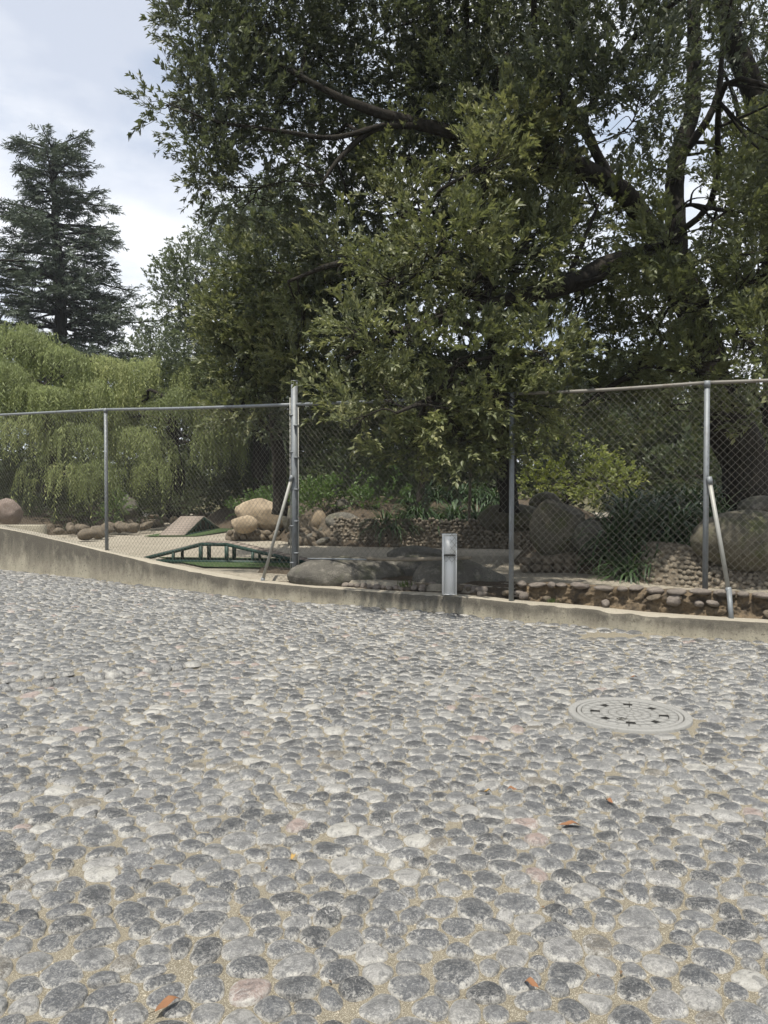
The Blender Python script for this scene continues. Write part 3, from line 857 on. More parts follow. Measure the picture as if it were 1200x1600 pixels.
# ------------------------------------------------------------------ boulders
_ico = {}
def ico(sub):
    if sub not in _ico:
        bm = bmesh.new(); bmesh.ops.create_icosphere(bm, subdivisions=sub, radius=1)
        _ico[sub] = (np.array([v.co[:] for v in bm.verts]), np.array([[v.index for v in f.verts] for f in bm.faces]))
        bm.free()
    return _ico[sub]
def rock_shape(seed, rad, sub=4, amp=0.16, cuts=6, tilt=0.0, rz=0.0):
    V, F = ico(sub)
    r = np.random.default_rng(seed)
    V = V * (1 + amp * fbm(V + seed * 7.3, 1.1, 5, seed)[:, None])
    for _ in range(cuts):
        n = unit(r.normal(size=3)); t = r.uniform(0.72, 0.95)
        d = V @ n
        V = V - np.clip(d - t, 0, None)[:, None] * n * 0.92
    V = V + (0.035 * fbm(V + seed, 4.0, 5, seed + 5, 0.6))[:, None] * unit(V)
    V = V * np.array(rad)
    if tilt:
        c, s = math.cos(tilt), math.sin(tilt)
        V = np.stack([V[:, 0] * c - V[:, 2] * s, V[:, 1], V[:, 0] * s + V[:, 2] * c], -1)
    return rotz(V, rz), F
def boulder(x0, x1, y0, y1, d, mat, label, seed, deep=0.9, tilt=0.0, amp=0.16, cuts=5, cat='boulder', group=None, name='boulder', parent=None, zmin=None):
    """A rock that fills the photograph box x0..x1, y0..y1 at distance d."""
    c = P((x0 + x1) / 2, (y0 + y1) / 2, d)
    rx, rz_ = (x1 - x0) / 2 * d / 1200, (y1 - y0) / 2 * d / 1200
    V, F = rock_shape(seed, (rx, (rx + rz_) / 2 * deep, rz_), amp=amp, cuts=cuts, tilt=tilt, sub=5 if (x1 - x0) > 130 else 4)
    # fit the box
    for ax, r in ((0, rx), (2, rz_)):
        V[:, ax] = (V[:, ax] - (V[:, ax].max() + V[:, ax].min()) / 2) * (2 * r / (V[:, ax].max() - V[:, ax].min()))
    V = V + c
    o = mk(name, V, F, M[mat], parent, smooth=True)
    if parent is None: props(o, label, cat, group)
    return o

# pair on the masonry plinth
plinth = thing('stone_plinth', P(395, 845, 19.2), 'low dark masonry plinth under the two tan boulders', 'plinth')
V, F = rock_shape(50, (0.70, 0.5, 0.26), amp=0.22, cuts=9); mk('masonry', V + P(396, 838, 19.5), F, M['rubble'], plinth, smooth=True)
for k in range(11):
    V, F = rock_shape(60 + k, (random.uniform(.09, .15), .1, random.uniform(.07, .11)), 2, 0.2)
    mk('stone', V + P(360 + k * 7.2, 836 + (k % 2) * 6 - 3, 19.05), F, M['rubble'], plinth, smooth=True)
boulder(367, 450, 778, 832, 19.6, 'tan_rock', 'big sunlit tan boulder with a bumpy top resting on the masonry plinth', 3, tilt=-0.25, amp=0.2)
boulder(361, 404, 805, 834, 18.9, 'tan_rock', 'small rounded tan boulder leaning at the foot of the biggest tan one', 4, amp=0.1, cuts=2)
boulder(441, 466, 794, 832, 19.2, 'grey_rock', 'upright grey boulder seen behind the tall fence post', 5)
boulder(483, 510, 793, 832, 18.2, 'tan_rock', 'egg-shaped tan boulder below the bright green shrub', 6, amp=0.1, cuts=2)
boulder(508, 562, 800, 830, 17.9, 'grey_rock', 'wide grey boulder at the left end of the pebble wall', 7)
boulder(522, 548, 779, 802, 18.8, 'grey_rock', 'small grey rock tucked in the shrub above the other boulders', 8)
# left bank
boulder(-14, 34, 778, 822, 19.5, 'red_rock', 'reddish brown rock behind the wall stub at the far left', 9, amp=0.34, cuts=10)
boulder(179, 216, 777, 812, 24.0, 'grey_rock', 'pale pitted rock beside the willow, right of the slim fence post', 10, amp=0.25)
bank = thing('rock_bank', P(120, 838, 22), 'low rough rock edging of the willow bed behind the left fence', 'rock edging')
for k in range(44):
    px = 58 + k * 6.3 + random.uniform(-3, 3)
    py = 826 + 4 * math.sin(k * 1.7) - max(0, px - 170) * 0.15 + random.uniform(-6, 5)
    V, F = rock_shape(100 + k, (random.uniform(.10, .26), .25, random.uniform(.07, .18)), 3, 0.34, 8, tilt=random.uniform(-.4, .4))
    mk('stone', V + P(px, py, GD(py + 12, YZ) + 0.3), F, M['rubble'], bank, smooth=True)
mb_ = thing('rough_bank', P(505, 852, 18), 'rough cemented rock bank below the boulders left of the pebble wall', 'rock bank')
for k in range(30):
    px = 462 + (k % 10) * 10.5 + random.uniform(-4, 4); row = k // 10
    V, F = rock_shape(500 + k, (random.uniform(.11, .22), .16, random.uniform(.08, .15)), 3, 0.32, 9, tilt=random.uniform(-.5, .5))
    mk('stone', V + P(px, 848 - row * 9 + random.uniform(-3, 3), 17.6 + row * 0.22), F, M['rubble' if k % 4 else 'grey_rock'], mb_, smooth=True)
# by the fence
boulder(448, 634, 868, 930, 10.9, 'grey_rock', 'broad flat grey boulder at the foot of the tall fence post', 11, deep=0.7, tilt=0.0, amp=0.06, cuts=1)
boulder(590, 708, 866, 930, 11.2, 'grey_rock', 'dark grey boulder wedged between the two larger ones by the kerb', 12, deep=0.8)
boulder(644, 792, 867, 952, 10.4, 'grey_rock', 'domed dark boulder right behind the grey metal box', 13, deep=0.8, amp=0.08, cuts=2)
boulder(604, 700, 853, 882, 14.2, 'grey_rock', 'low flat boulder lying out in the yard beyond the wooden pole', 14, deep=1.2, amp=0.08)
# right planter
boulder(746, 852, 786, 832, 14.6, 'moss_rock', 'long flat mossy boulder at the right end of the pebble wall', 15, deep=0.8)
boulder(800, 856, 797, 826, 13.6, 'moss_rock', 'small mossy boulder just right of the middle fence post', 16)
boulder(826, 880, 768, 803, 15.4, 'moss_rock', 'rounded boulder half hidden at the back below the yellow-green bush', 17, amp=0.1)
boulder(827, 918, 780, 878, 12.0, 'moss_rock', 'tall humped mossy boulder standing on dark masonry right of the middle post', 18, tilt=0.2)
boulder(893, 950, 812, 866, 11.6, 'grey_rock', 'smaller tilted boulder against the tall humped one', 19, tilt=0.5)
boulder(1078, 1262, 796, 894, 9.8, 'moss_rock', 'huge oval mossy boulder behind the right brace of the fence', 20, deep=0.8, amp=0.1, cuts=3)
boulder(1152, 1232, 774, 812, 11.0, 'grey_rock', 'boulder peeping over the huge oval one at the right edge', 21)
boulder(955, 1010, 785, 815, 12.6, 'moss_rock', 'small mossy rock among the lily leaves', 22)

# rough masonry under the humped boulder, and at the right of the yard
mas = thing('masonry_base', P(880, 892, 11.6), 'dark rough masonry ledge carrying the humped mossy boulder', 'stone base')
V, F = rock_shape(70, (0.78, 0.55, 0.3), amp=0.2, cuts=10); mk('masonry', V + P(885, 884, 12.0) , F, M['rubble'], mas, smooth=True)
for k in range(16):
    V, F = rock_shape(80 + k, (random.uniform(.07, .13), .1, random.uniform(.06, .1)), 2, 0.25)
    mk('stone', V + P(820 + (k % 8) * 17, 876 + (k // 8) * 12 + random.uniform(-2, 2), 11.45), F, M['rubble'], mas, smooth=True)

# ------------------------------------------------------------------ pebble walls
def pebble_wall(pts, h0, h1, label, rng_seed, dens=1.0, size=0.045, lean=0.12, sections=None, cat='retaining wall'):
    pts = catmull(np.array([[*p, 0] for p in pts]), 12)[:, :2]
    r = np.random.default_rng(rng_seed)
    t = thing('pebble_wall', (pts[len(pts) // 2][0], pts[len(pts) // 2][1], h0), label, cat)
    tg = unit(np.gradient(pts, axis=0)); nr = np.stack([tg[:, 1], -tg[:, 0]], -1)   # towards the camera
    seg = np.concatenate([[0], np.cumsum(np.linalg.norm(np.diff(pts, axis=0), axis=1))])
    us = np.linspace(0, seg[-1], int(seg[-1] / 0.06)); m = 14
    fx = lambda u: np.stack([np.interp(u, seg, pts[:, 0]), np.interp(u, seg, pts[:, 1])], -1)
    fn = lambda u: unit(np.stack([np.interp(u, seg, nr[:, 0]), np.interp(u, seg, nr[:, 1])], -1))
    topv = lambda u: h1 + 0.05 * vnoise(np.stack([u, u * 0, u * 0], -1), 1.4, rng_seed)
    hs = np.linspace(0, 1, m)
    A = []
    for hh in hs:
        q = fx(us) - fn(us) * (lean * hh)
        A.append(np.concatenate([q, (h0 + (topv(us) - h0) * hh)[:, None]], 1))
    q = fx(us) - fn(us) * (lean + 0.3)
    A.append(np.concatenate([q, topv(us)[:, None] - 0.02], 1))
    A = np.stack(A, 1); V = A.reshape(-1, 3); n, mm = A.shape[:2]
    V = V + 0.025 * fbm(V, 4, 4, 44)[:, None] * np.array([0.3, -1, 0.2])
    i, j = np.meshgrid(np.arange(n - 1), np.arange(mm - 1), indexing='ij'); a = i * mm + j
    mk('mortar_face', V, np.stack([a, a + mm, a + mm + 1, a + 1], -1).reshape(-1, 4), M['rubble'], t, smooth=True)
    iv, ifc = ico(1)
    PV, PF, k = [], [], 0
    step = size * 1.75
    for row, hh in enumerate(np.arange(size, (h1 - h0) - size * 0.3, step * 0.8)):
        for u in np.arange(0, seg[-1], step) + (row % 2) * step / 2:
            if sections is not None and not any(s0 <= u / seg[-1] <= s1 for s0, s1 in sections): continue
            if r.random() > dens: continue
            u2 = u + r.normal(0, size * 0.42); f = hh / (h1 - h0)
            q = fx(np.array([u2]))[0] - fn(np.array([u2]))[0] * (lean * f - 0.008)
            s = size * r.uniform(0.62, 1.2)
            tgv = np.array([-fn(np.array([u2]))[0][1], fn(np.array([u2]))[0][0]])
            rad = np.array([s * r.uniform(0.85, 1.15), s * 0.8, s * r.uniform(0.72, 0.95)])
            v = iv * rad * (1 + 0.12 * r.normal(size=(len(iv), 1)))
            v = rotz(v, math.atan2(tgv[1], tgv[0])) + [q[0], q[1], h0 + hh + r.normal(0, size * 0.3)]
            PV.append(v); PF.append(ifc + k); k += len(iv)
    o = mk('pebble', np.concatenate(PV), np.concatenate(PF), M['pebble'], t, smooth=True)
    o['kind'] = 'stuff'
    return t
pw_pts = [P(462, 851, 18.6)[:2], P(520, 852, 17.6)[:2], P(600, 853, 17.2)[:2], P(700, 855, 16.8)[:2], P(800, 857, 16.4)[:2], P(880, 862, 15.6)[:2]]
pebble_wall(pw_pts, 0.28, 0.92, 'waist-low retaining wall faced with round tan pebbles across the back of the yard', 5, 0.97, 0.05, sections=[(0.20, 0.41), (0.43, 0.82), (0.84, 1.0)])
pebble_wall([P(945, 903, 11.2)[:2], P(985, 912, 10.3)[:2], P(1040, 922, 9.75)[:2], P(1110, 925, 9.5)[:2], P(1260, 925, 9.4)[:2]], 0.26, 0.80,
            'dark sloping bank of cemented pebbles under the lilies at the right', 6, 0.85, 0.042, lean=0.45)

# ------------------------------------------------------------------ rubble lip along the kerb, right
lip = thing('rubble_wall', P(1010, 960, 8.6), 'low crumbling rubble wall topped with rounded stones on the right of the kerb', 'rubble wall')
lp = np.array([P(x, 955, kerb_y(P(x, 955, 8.5)[0]) + 0.36)[:2] for x in np.linspace(806, 1300, 30)])
lp[:, 1] = [kerb_y(x) + 0.40 for x in lp[:, 0]]
def lip_top(x): return float(np.interp(x, [1.2, 1.9, 3.0, 6], [0.37, 0.42, 0.44, 0.44]))
A = []
for o, h in [(-0.12, -0.05), (-0.10, 0.1), (-0.05, 0.40), (-0.06, 0.65), (-0.02, 0.88), (0.05, 0.96), (0.3, 0.92)]:
    xs = np.linspace(lp[0, 0], lp[-1, 0], 320)
    A.append(np.stack([xs, np.array([kerb_y(x) for x in xs]) + 0.40 + o, np.array([0.12 + (lip_top(x) - 0.12) * h for x in xs])], -1))
A = np.stack(A, 1)
# refine vertically
AA = np.concatenate([A[:, [k]] * (1 - t) + A[:, [k + 1]] * t for k in range(A.shape[1] - 1) for t in (0, 0.17, 0.33, 0.5, 0.67, 0.83)] + [A[:, [-1]]], 1)
V = AA.reshape(-1, 3); n, mm = AA.shape[:2]
V = V + (0.17 * fbm(V * [1, 1, 1.6], 5.5, 6, 77, 0.66))[:, None] * np.array([0.3, -1, 0.4])
i, j = np.meshgrid(np.arange(n - 1), np.arange(mm - 1), indexing='ij'); a = i * mm + j
mk('masonry', V, np.stack([a, a + mm, a + mm + 1, a + 1], -1).reshape(-1, 4), M['lip_face'], lip)
x = lp[0, 0]; k = 0
while x < lp[-1, 0]:
    w = random.uniform(0.045, 0.125)
    x += w
    V, F = rock_shape(200 + k, (w, random.uniform(.07, .10), random.uniform(.028, .045)), 3, 0.2, 5, tilt=random.uniform(-.12, .12))
    mk('stone', V + [x, kerb_y(x) + 0.36 + random.uniform(-.03, .03), lip_top(x) + random.uniform(-.02, .005)], F, M['lip_stone'], lip, smooth=True)
    x += w * 0.92; k += 1
for k in range(10):
    x = random.uniform(lp[0, 0], lp[-1, 0])
    V, F = rock_shape(300 + k, (random.uniform(.05, .13), .07, random.uniform(.03, .07)), 3, 0.4, 10, tilt=random.uniform(-.5, .5))
    mk('stone', V + [x, kerb_y(x) + random.uniform(.29, .34), random.uniform(0.2, lip_top(x) - 0.07)], F, M['lip_stone' if k % 2 else 'rubble'], lip, smooth=True)

edge = thing('stone_edging', P(590, 917, 10.6), 'short row of small cobbles along the kerb below the flat boulder', 'stone edging')
for k in range(16):
    px = 512 + k * 9.6
    x = P(px, 915, 10.6)[0]
    V, F = rock_shape(340 + k, (random.uniform(.045, .07), .06, random.uniform(.03, .05)), 2, 0.15, 3)
    mk('stone', V + [x, kerb_y(x) + 0.33 + random.uniform(-.04, .04), 0.235], F, M['lip_stone'], edge, smooth=True)
# loose debris by the box foot
deb = thing('rubble_heap', P(745, 935, 9.8), 'small heap of broken mortar and stones beside the foot of the metal box', 'rubble')
for k in range(34):
    x = random.uniform(0.85, 1.75) if k % 3 else random.uniform(0.25, 0.7)
    V, F = rock_shape(380 + k, (random.uniform(.03, .085), .06, random.uniform(.02, .055)), 2, 0.3, 5)
    mk('stone', V + [x, kerb_y(x) + 0.34 + random.uniform(-.06, .16), 0.25 + random.uniform(0, .06)], F, M['rubble' if k % 2 else 'lip_stone'], deb, smooth=True)
V, F = strip_sheet(-1.9, 1.75, 160, lambda x: kerb_y(x) + 0.2, lambda x: kerb_y(x) + 1.3, 50, lambda x, y: 0.20 + 0.13 * np.clip((y - kerb_y(x) - 0.22) / 0.5, 0, 1.0) + 0.03 * fbm(np.stack([x, y, x * 0], -1), 5, 4, 15))
props(mk('soil_strip', V, F, M['soil'], loc=(0, 0, 0), smooth=True), kind='structure')

# ------------------------------------------------------------------ chain-link fence
fence = thing('chain_link_fence', P(460, 895, 11.0), 'tall galvanised chain-link fence with pipe posts running behind the kerb', 'fence')
def kd(px, off=0.14):
    """Distance of the fence line at photograph column px: just behind the kerb front."""
    lo, hi = 6.0, 22.0
    for _ in range(40):
        m = (lo + hi) / 2
        if m - (kerb_y((px - 600) / 1200 * m) + off) > 0: hi = m
        else: lo = m
    return lo
POSTS = [(-190, 656, 880, 0.13), (165, 640, 872, 0.14), (460, 632, 900, 0.30), (800, 616, 941, 0.12), (1105, 598, 945, 0.50), (1370, 584, 960, 0.50)]
tops_, bots_ = [], []
for px, ty, by, off in POSTS:
    d = kd(px, off)
    tops_.append(P(px, ty, d)); bots_.append(P(px, by, d))
for k, (t, b) in enumerate(zip(tops_, bots_)):
    b = np.array([t[0], t[1], 0.1 if k not in (4, 5) else 0.25]); up = t.copy()
    r = 0.030
    if k == 2: up = P(457, 596, t[1]); up[0] = t[0]; r = 0.047
    po = MB().tube([b, up], r, 14).build('post', M['galv'], fence, smooth=True)
    if k == 2:
        MB().tube([up + [0, 0, -.002], up + [0, 0, .01]], r + 0.003, 14).build('cap', M['galv'], po, smooth=True)
    elif k not in (0, 5):
        MB().tube([up + [0, 0, -.05], up + [0, 0, .02]], r + 0.006, 14).build('loop_cap', M['galv'], po, smooth=True)
for k in range(5):
    a, b = tops_[k].copy(), tops_[k + 1].copy()
    mid = (a + b) / 2 + [0, 0, -0.012]
    MB().tube(catmull([a, mid, b], 6), 0.020 if k >= 3 else 0.023, 10).build('top_rail', M['rail_old' if k >= 3 else 'galv'], fence, smooth=True)

def chain(a_t, b_t, za, zb, pitch=0.082, r=0.0019):
    """Woven diagonal wires between two posts; za, zb: bottom heights at the ends."""
    L = np.linalg.norm((b_t - a_t)[:2]); ex = np.array([*(b_t - a_t)[:2] / L, 0])
    nrm = np.array([ex[1], -ex[0], 0]); 
    if nrm[1] > 0: nrm = -nrm
    ht = lambda u: a_t[2] + (b_t[2] - a_t[2]) * u / L
    hb = lambda u: za + (zb - za) * u / L
    Hm = max(a_t[2] - za, b_t[2] - zb) + 0.2
    half = pitch / 2
    z0 = min(za, zb) - 0.05
    V, F, n = [], [], 0
    nv = int(Hm / half) + 2
    rnd = np.random.default_rng(int(L * 1000))
    sag = lambda u, z: 0.018 * math.sin(u * 2.1 + 1) * math.sin(z * 1.9)
    for sgn in (1, -1):
        for q in range(-nv, int(L / pitch) + nv):
            u0 = q * pitch
            pts = []
            for s in range(nv + 1):
                z = z0 + s * half * 1.06; u = u0 + sgn * s * half
                if 0 <= u <= L and hb(u) - 0.01 <= z <= ht(u) - 0.01:
                    off = 0.0022 * (1 if (s + q) % 2 else -1) * sgn
                    pts.append(np.array([a_t[0], a_t[1], 0]) + ex * u + nrm * (0.036 + off + sag(u, z)) + np.array([0, 0, z]))
            if len(pts) < 2: continue
            v, f = tube(np.array(pts), r, 3, False)
            V.append(v); F.append(f + n); n += len(v)
    return np.concatenate(V), np.concatenate(F)
segs = [(0, 1, 0.5, 0.33), (1, 2, 0.36, 0.36), (2, 3, 0.63, 0.60), (3, 4, 0.42, 0.44), (4, 5, 0.44, 0.44)]
for a, b, za, zb in segs:
    V, F = chain(tops_[a], tops_[b], za, zb, r=0.0013 if a >= 3 else 0.0019)
    if a == 2: V = V + [0, 0.075, 0]      # this length is tied behind its posts
    o = mk('wire_mesh', V, F, M['wire'], fence)
    o['kind'] = 'stuff'
# tension bars and bands on the tall post
t2 = tops_[2]
dl = unit((tops_[1] - t2) * [1, 1, 0]); dr = unit((tops_[3] - t2) * [1, 1, 0])
for dv, zt, zb in ((dl, t2[2] + 0.1, 0.36), (dr, t2[2] - 0.05, 0.5)):
    q = t2 + dv * 0.075; q[1] -= 0.03
    bar = MB().tube([[q[0], q[1], zb], [q[0], q[1], zt]], 0.008, 6).build('tension_bar', M['galv_lit'], fence)
    for zz in np.linspace(zb + 0.15, zt - 0.25, 5):
        MB().box(((q[0] + t2[0]) / 2, (q[1] + t2[1]) / 2 - 0.012, zz), (0.07, 0.075, 0.016)).build('band', M['galv'], bar)
# braces
def brace(a, b, mat):
    o = MB().tube([a, b], 0.023, 10).build('brace', M[mat], fence, smooth=True)
    d = unit(np.array(b) - np.array(a))
    MB().tube([np.array(a) - d * 0.02, np.array(a) + d * 0.06], 0.031, 10).build('brace_fitting', M['galv'], o, smooth=True)
    MB().tube([np.array(b) - d * 0.05, np.array(b) + d * 0.02], 0.03, 10).build('brace_fitting', M['galv'], o, smooth=True)
brace(P(456, 745, t2[1] - 0.07), P(410, 908, kd(410, 0.17)), 'galv_lit')
t4 = tops_[4]
brace(P(1108, 748, t4[1] - 0.05), P(1139, 925, kd(1139, 0.30)), 'galv_lit')
MB().tube([P(1139, 922, kd(1139, 0.30)), P(1143, 972, kd(1143, 0.16))], 0.027, 10).build('brace_foot', M['galv'], fence, smooth=True)

# wooden pole along the foot of the fence panel
pole = thing('wooden_pole', P(610, 874, 10.6), 'long thin weathered wooden pole lying across the boulders under the fence', 'pole')
pd = lambda px: kd(px, 0.40)
MB().tube(catmull([P(574, 872, pd(574)), P(620, 874, pd(620)), P(680, 873, pd(680)), P(736, 871, pd(736))], 6), np.linspace(0.03, 0.024, 19), 10).build('pole_shaft', M['pole'], pole, smooth=True)
MB().tube(catmull([P(481, 873, pd(481)), P(530, 873.5, pd(530)), P(578, 874.5, pd(578))], 6), np.linspace(0.012, 0.012, 13), 8).build('thin_pipe', M['galv'], pole, smooth=True)

# ------------------------------------------------------------------ metal box
bd = kd(702, 0.10)
bx = P(702, 928, bd); bz0 = kerb_top(bx[0]) - 0.003
b_h = P(702, 834, bd)[2] - bz0; b_w, b_dp = 0.176, 0.15
box = thing('utility_box', (bx[0], bx[1], bz0), 'narrow pale grey metal utility box with an open niche standing on the kerb', 'utility box')
def lb(c, s, name, mat='box', bev=0.004, parent=box):
    return MB().box((bx[0] + c[0], bx[1] + c[1], bz0 + c[2]), s, 0, bev).build(name, M[mat], parent)
t_ = 0.014
lb((-b_w / 2 + t_ / 2, 0, b_h / 2), (t_, b_dp, b_h), 'side_panel')
lb((b_w / 2 - t_ / 2, 0, b_h / 2), (t_, b_dp, b_h), 'side_panel')
lb((0, 0.0, b_h - 0.008), (b_w + 0.006, b_dp + 0.008, 0.018), 'lid')
lb((0, -b_dp / 2 + 0.012, b_h - 0.017 - 0.12), (b_w - 2 * t_ - 0.004, 0.012, 0.235), 'front_panel')
lb((0, -b_dp / 2 + 0.05, (b_h - 0.26) / 2), (b_w - 2 * t_ - 0.001, 0.012, b_h - 0.26), 'niche_back')
lb((0, b_dp / 2 - 0.006, b_h / 2), (b_w - 2 * t_ - 0.001, 0.01, b_h - 0.03), 'back_panel')
lb((0, -0.005, 0.008), (b_w - 2 * t_ - 0.001, b_dp - 0.03, 0.012), 'base')
lb((0, -b_dp / 2 + 0.02, b_h - 0.265), (b_w - 2 * t_ - 0.004, 0.045, 0.008), 'niche_top_shade', 'joint', 0.001)  # dark strip painted for the shadow under the front panel

# ------------------------------------------------------------------ dog agility pieces
by = 12.95
def wx(px, d=by): return (px - 600) / 1200 * d
bridge = thing('dog_walk_ramp', (wx(333), by, YZ), 'low dark green dog walk with plank ramps and short flat top behind the fence', 'dog walk')
zt = P(333, 848, by)[2]
xl0, xl, xr, xr0 = wx(192), wx(313), wx(355), wx(497)
W = 0.36
deckpts = [(xl0, YZ + 0.03), (xl, zt), (xr, zt), (xr0, YZ + 0.03)]
for k in range(3):
    (xa, za), (xb, zb) = deckpts[k], deckpts[k + 1]
    L = math.hypot(xb - xa, zb - za); n = max(2, int(L / 0.11))
    for q in range(n):
        t0, t1 = (q + 0.06) / n, (q + 0.94) / n
        a = np.array([xa + (xb - xa) * t0, by + W / 2, za + (zb - za) * t0]); b = np.array([xa + (xb - xa) * t1, by + W / 2, za + (zb - za) * t1])
        MB().bar(a, b, W, 0.018).build('plank', M['plank'], bridge)
    for yy in (by - 0.018, by + W + 0.018):
        MB().bar([xa, yy, za - 0.028], [xb, yy, zb - 0.028], 0.03, 0.055).build('side_rail', M['green'], bridge)
bridge.rotation_euler = (0, 0, -0.13)
def leg(px, w=0.055):
    x = wx(px)
    z = float(np.interp(x, [q[0] for q in deckpts], [q[1] for q in deckpts])) - 0.05
    for yy in (by - 0.016, by + W + 0.016):
        MB().box((x, yy, (YZ + z) / 2), (w, 0.045, z - YZ)).build('leg', M['green'], bridge)
for px, w in ((268, .04), (313, .058), (355, .058), (397, .04), (441, .04)): leg(px, w)
for yy in (by - 0.02, by + W + 0.02):
    MB().bar([wx(240), yy, YZ + 0.035], [wx(470), yy, YZ + 0.035], 0.038, 0.06).build('base_rail', M['green'], bridge)
def sheet(name, pts, z, mat, kind='structure', th=0.012):
    pts = np.array(pts, float)
    c = np.concatenate([np.c_[pts, np.full(len(pts), z - th)], np.c_[pts, np.full(len(pts), z)]])
    o = mk(name, c, np.array([[4, 5, 6, 7], [0, 1, 5, 4], [1, 2, 6, 5], [2, 3, 7, 6], [3, 0, 4, 7]]), M[mat])
    return o
o = sheet('turf_mat', [(wx(318, 12.2), 12.2), (wx(489, 12.0), 12.0), (wx(485), by + W + 0.35), (wx(236, 13.5), by + W + 0.65)], YZ + 0.034, 'turf')
props(o, 'green artificial turf mat under the dog walk', 'mat')

ya, yr, yb = 20.9, 23.2, 25.4
ax0, ax1 = P(248, 839, ya)[0], P(288, 839, ya)[0]
zr = P(300, 807, yr)[2]
afr = thing('a_frame_ramp', ((ax0 + ax1) / 2, yr, YZ), 'wooden plank A-frame ramp standing in the yard at the left', 'agility ramp')
for (y0, z0, y1, z1) in ((ya, YZ + 0.04, yr, zr), (yr, zr, yb, YZ + 0.04)):
    n = 9
    for q in range(n):
        t0, t1 = (q + 0.03) / n, (q + 0.97) / n
        a = np.array([(ax0 + ax1) / 2, y0 + (y1 - y0) * t0, z0 + (z1 - z0) * t0]); b = np.array([(ax0 + ax1) / 2, y0 + (y1 - y0) * t1, z0 + (z1 - z0) * t1])
        MB().bar(a, b, ax1 - ax0, 0.03).build('plank', M['plank'], afr)
    for xx in (ax0 + 0.03, ax1 - 0.03):
        MB().bar([xx, y0, z0 - 0.05], [xx, y1, z1 - 0.05], 0.05, 0.07).build('side_rail', M['green'], afr)
    for f in (0.35, 0.6, 0.85):
        f2 = f if y0 == ya else 1 - f
        yy = y0 + (y1 - y0) * f2; zz = z0 + (z1 - z0) * f2
        MB().box((ax1 - 0.03, yy, (YZ + zz - 0.06) / 2), (0.045, 0.05, max(zz - 0.06 - YZ, 0.03))).build('strut', M['green'], afr)
        MB().box((ax0 + 0.03, yy, (YZ + zz - 0.06) / 2), (0.045, 0.05, max(zz - 0.06 - YZ, 0.03))).build('strut', M['green'], afr)
for xx in (ax0 + 0.03, ax1 - 0.03):
    MB().bar([xx, ya + 0.2, YZ + 0.035], [xx, yb - 0.2, YZ + 0.035], 0.05, 0.05).build('base_rail', M['green'], afr)
o = sheet('turf_mat', [(ax0 - 0.35, ya - 0.15), (ax1 + 0.35, ya - 0.15), (ax1 + 1.0, yb + 1.0), (ax0 - 0.2, yb + 1.0)], YZ + 0.034, 'turf')
props(o, 'worn green artificial turf mat under the A-frame ramp', 'mat')

# ------------------------------------------------------------------ foliage machinery
def leaf_tpl(L, Wd, base, direc, up, fold=0.25, curl=0.0):
    direc = unit(direc); side = unit(np.cross(direc, up)); up = np.cross(side, direc)
    m = base + direc * L * 0.45
    return np.array([base, m + side * Wd / 2 + up * Wd * fold, base + direc * L - up * L * curl, m - side * Wd / 2 + up * Wd * fold])
LF = np.array([[0, 1, 2], [0, 2, 3]])

def spray_templates(k, nleaf, length, L, Wd, seed, spread=0.95, curl=0.12):
    out = []
    r = np.random.default_rng(seed)
    for _ in range(k):
        V, F, T, n = [], [], [], 0
        tw = np.array([[0, 0, 0], [length * 0.5, 0, length * r.uniform(-.05, .12)], [length, r.uniform(-.1, .1) * length, length * r.uniform(-.1, .18)]])
        v, f = tube(tw[[0, 2]], np.array([0.0034, 0.0012]) * (length / 0.28), 3, False)
        f3 = np.concatenate([f[:, [0, 1, 2]], f[:, [0, 2, 3]]])
        V.append(v); F.append(f3); T.append(np.full(len(v), 0.1)); n = len(v)
        for q in range(nleaf):
            t = 1.0 if q > nleaf - 5 else r.uniform(0.15, 0.97)
            b = tw[0] * (1 - t) + tw[2] * t + np.array([0, 0, 0.04 * length * math.sin(3.1 * t)])
            a = q * 2.4 + r.uniform(-.5, .5)
            lat = r.uniform(0.45, 1.0) * spread
            dr = np.array([0.75, math.cos(a) * lat, math.sin(a) * lat * 0.75 + 0.12])
            up = unit(np.array([-0.25, 0, 1.0]) + r.normal(0, 0.38, 3))
            s = r.uniform(0.5, 1.25)
            V.append(leaf_tpl(L * s, Wd * s, b, dr, up, 0.22, curl * r.uniform(-.5, 1.5))); F.append(LF + n)
            T.append(np.full(4, r.uniform(0.1, 0.55) if t == 1.0 else r.uniform(-.1, 0.35))); n += 4  # tip leaves paler, for new growth and a painted highlight
        out.append((np.concatenate(V), np.concatenate(F), np.concatenate(T)))
    return out

def place(tpls, pos, xdir, updir, scale, tint, rng):
    """Copies templates to pos with local X along xdir and local Z near updir. Returns V, F, tint."""
    x = unit(xdir); y = unit(np.cross(updir, x)); z = np.cross(x, y)
    Rm = np.stack([x, y, z], 1)                              # (n, 3, 3) rows are axes
    which = rng.integers(0, len(tpls), len(pos))
    VV, FF, TT, n = [], [], [], 0
    for k, (tv, tfc, tt) in enumerate(tpls):
        s = np.where(which == k)[0]
        if not len(s): continue
        v = np.einsum('vi,nij->nvj', tv, Rm[s]) * scale[s][:, None, None] + pos[s][:, None]
        VV.append(v.reshape(-1, 3))
        FF.append((tfc[None] + (np.arange(len(s)) * len(tv))[:, None, None]).reshape(-1, 3) + n)
        TT.append((tint[s][:, None] + tt[None]).ravel())
        n += len(s) * len(tv)
    return np.concatenate(VV), np.concatenate(FF), np.clip(np.concatenate(TT), 0, 0.999)

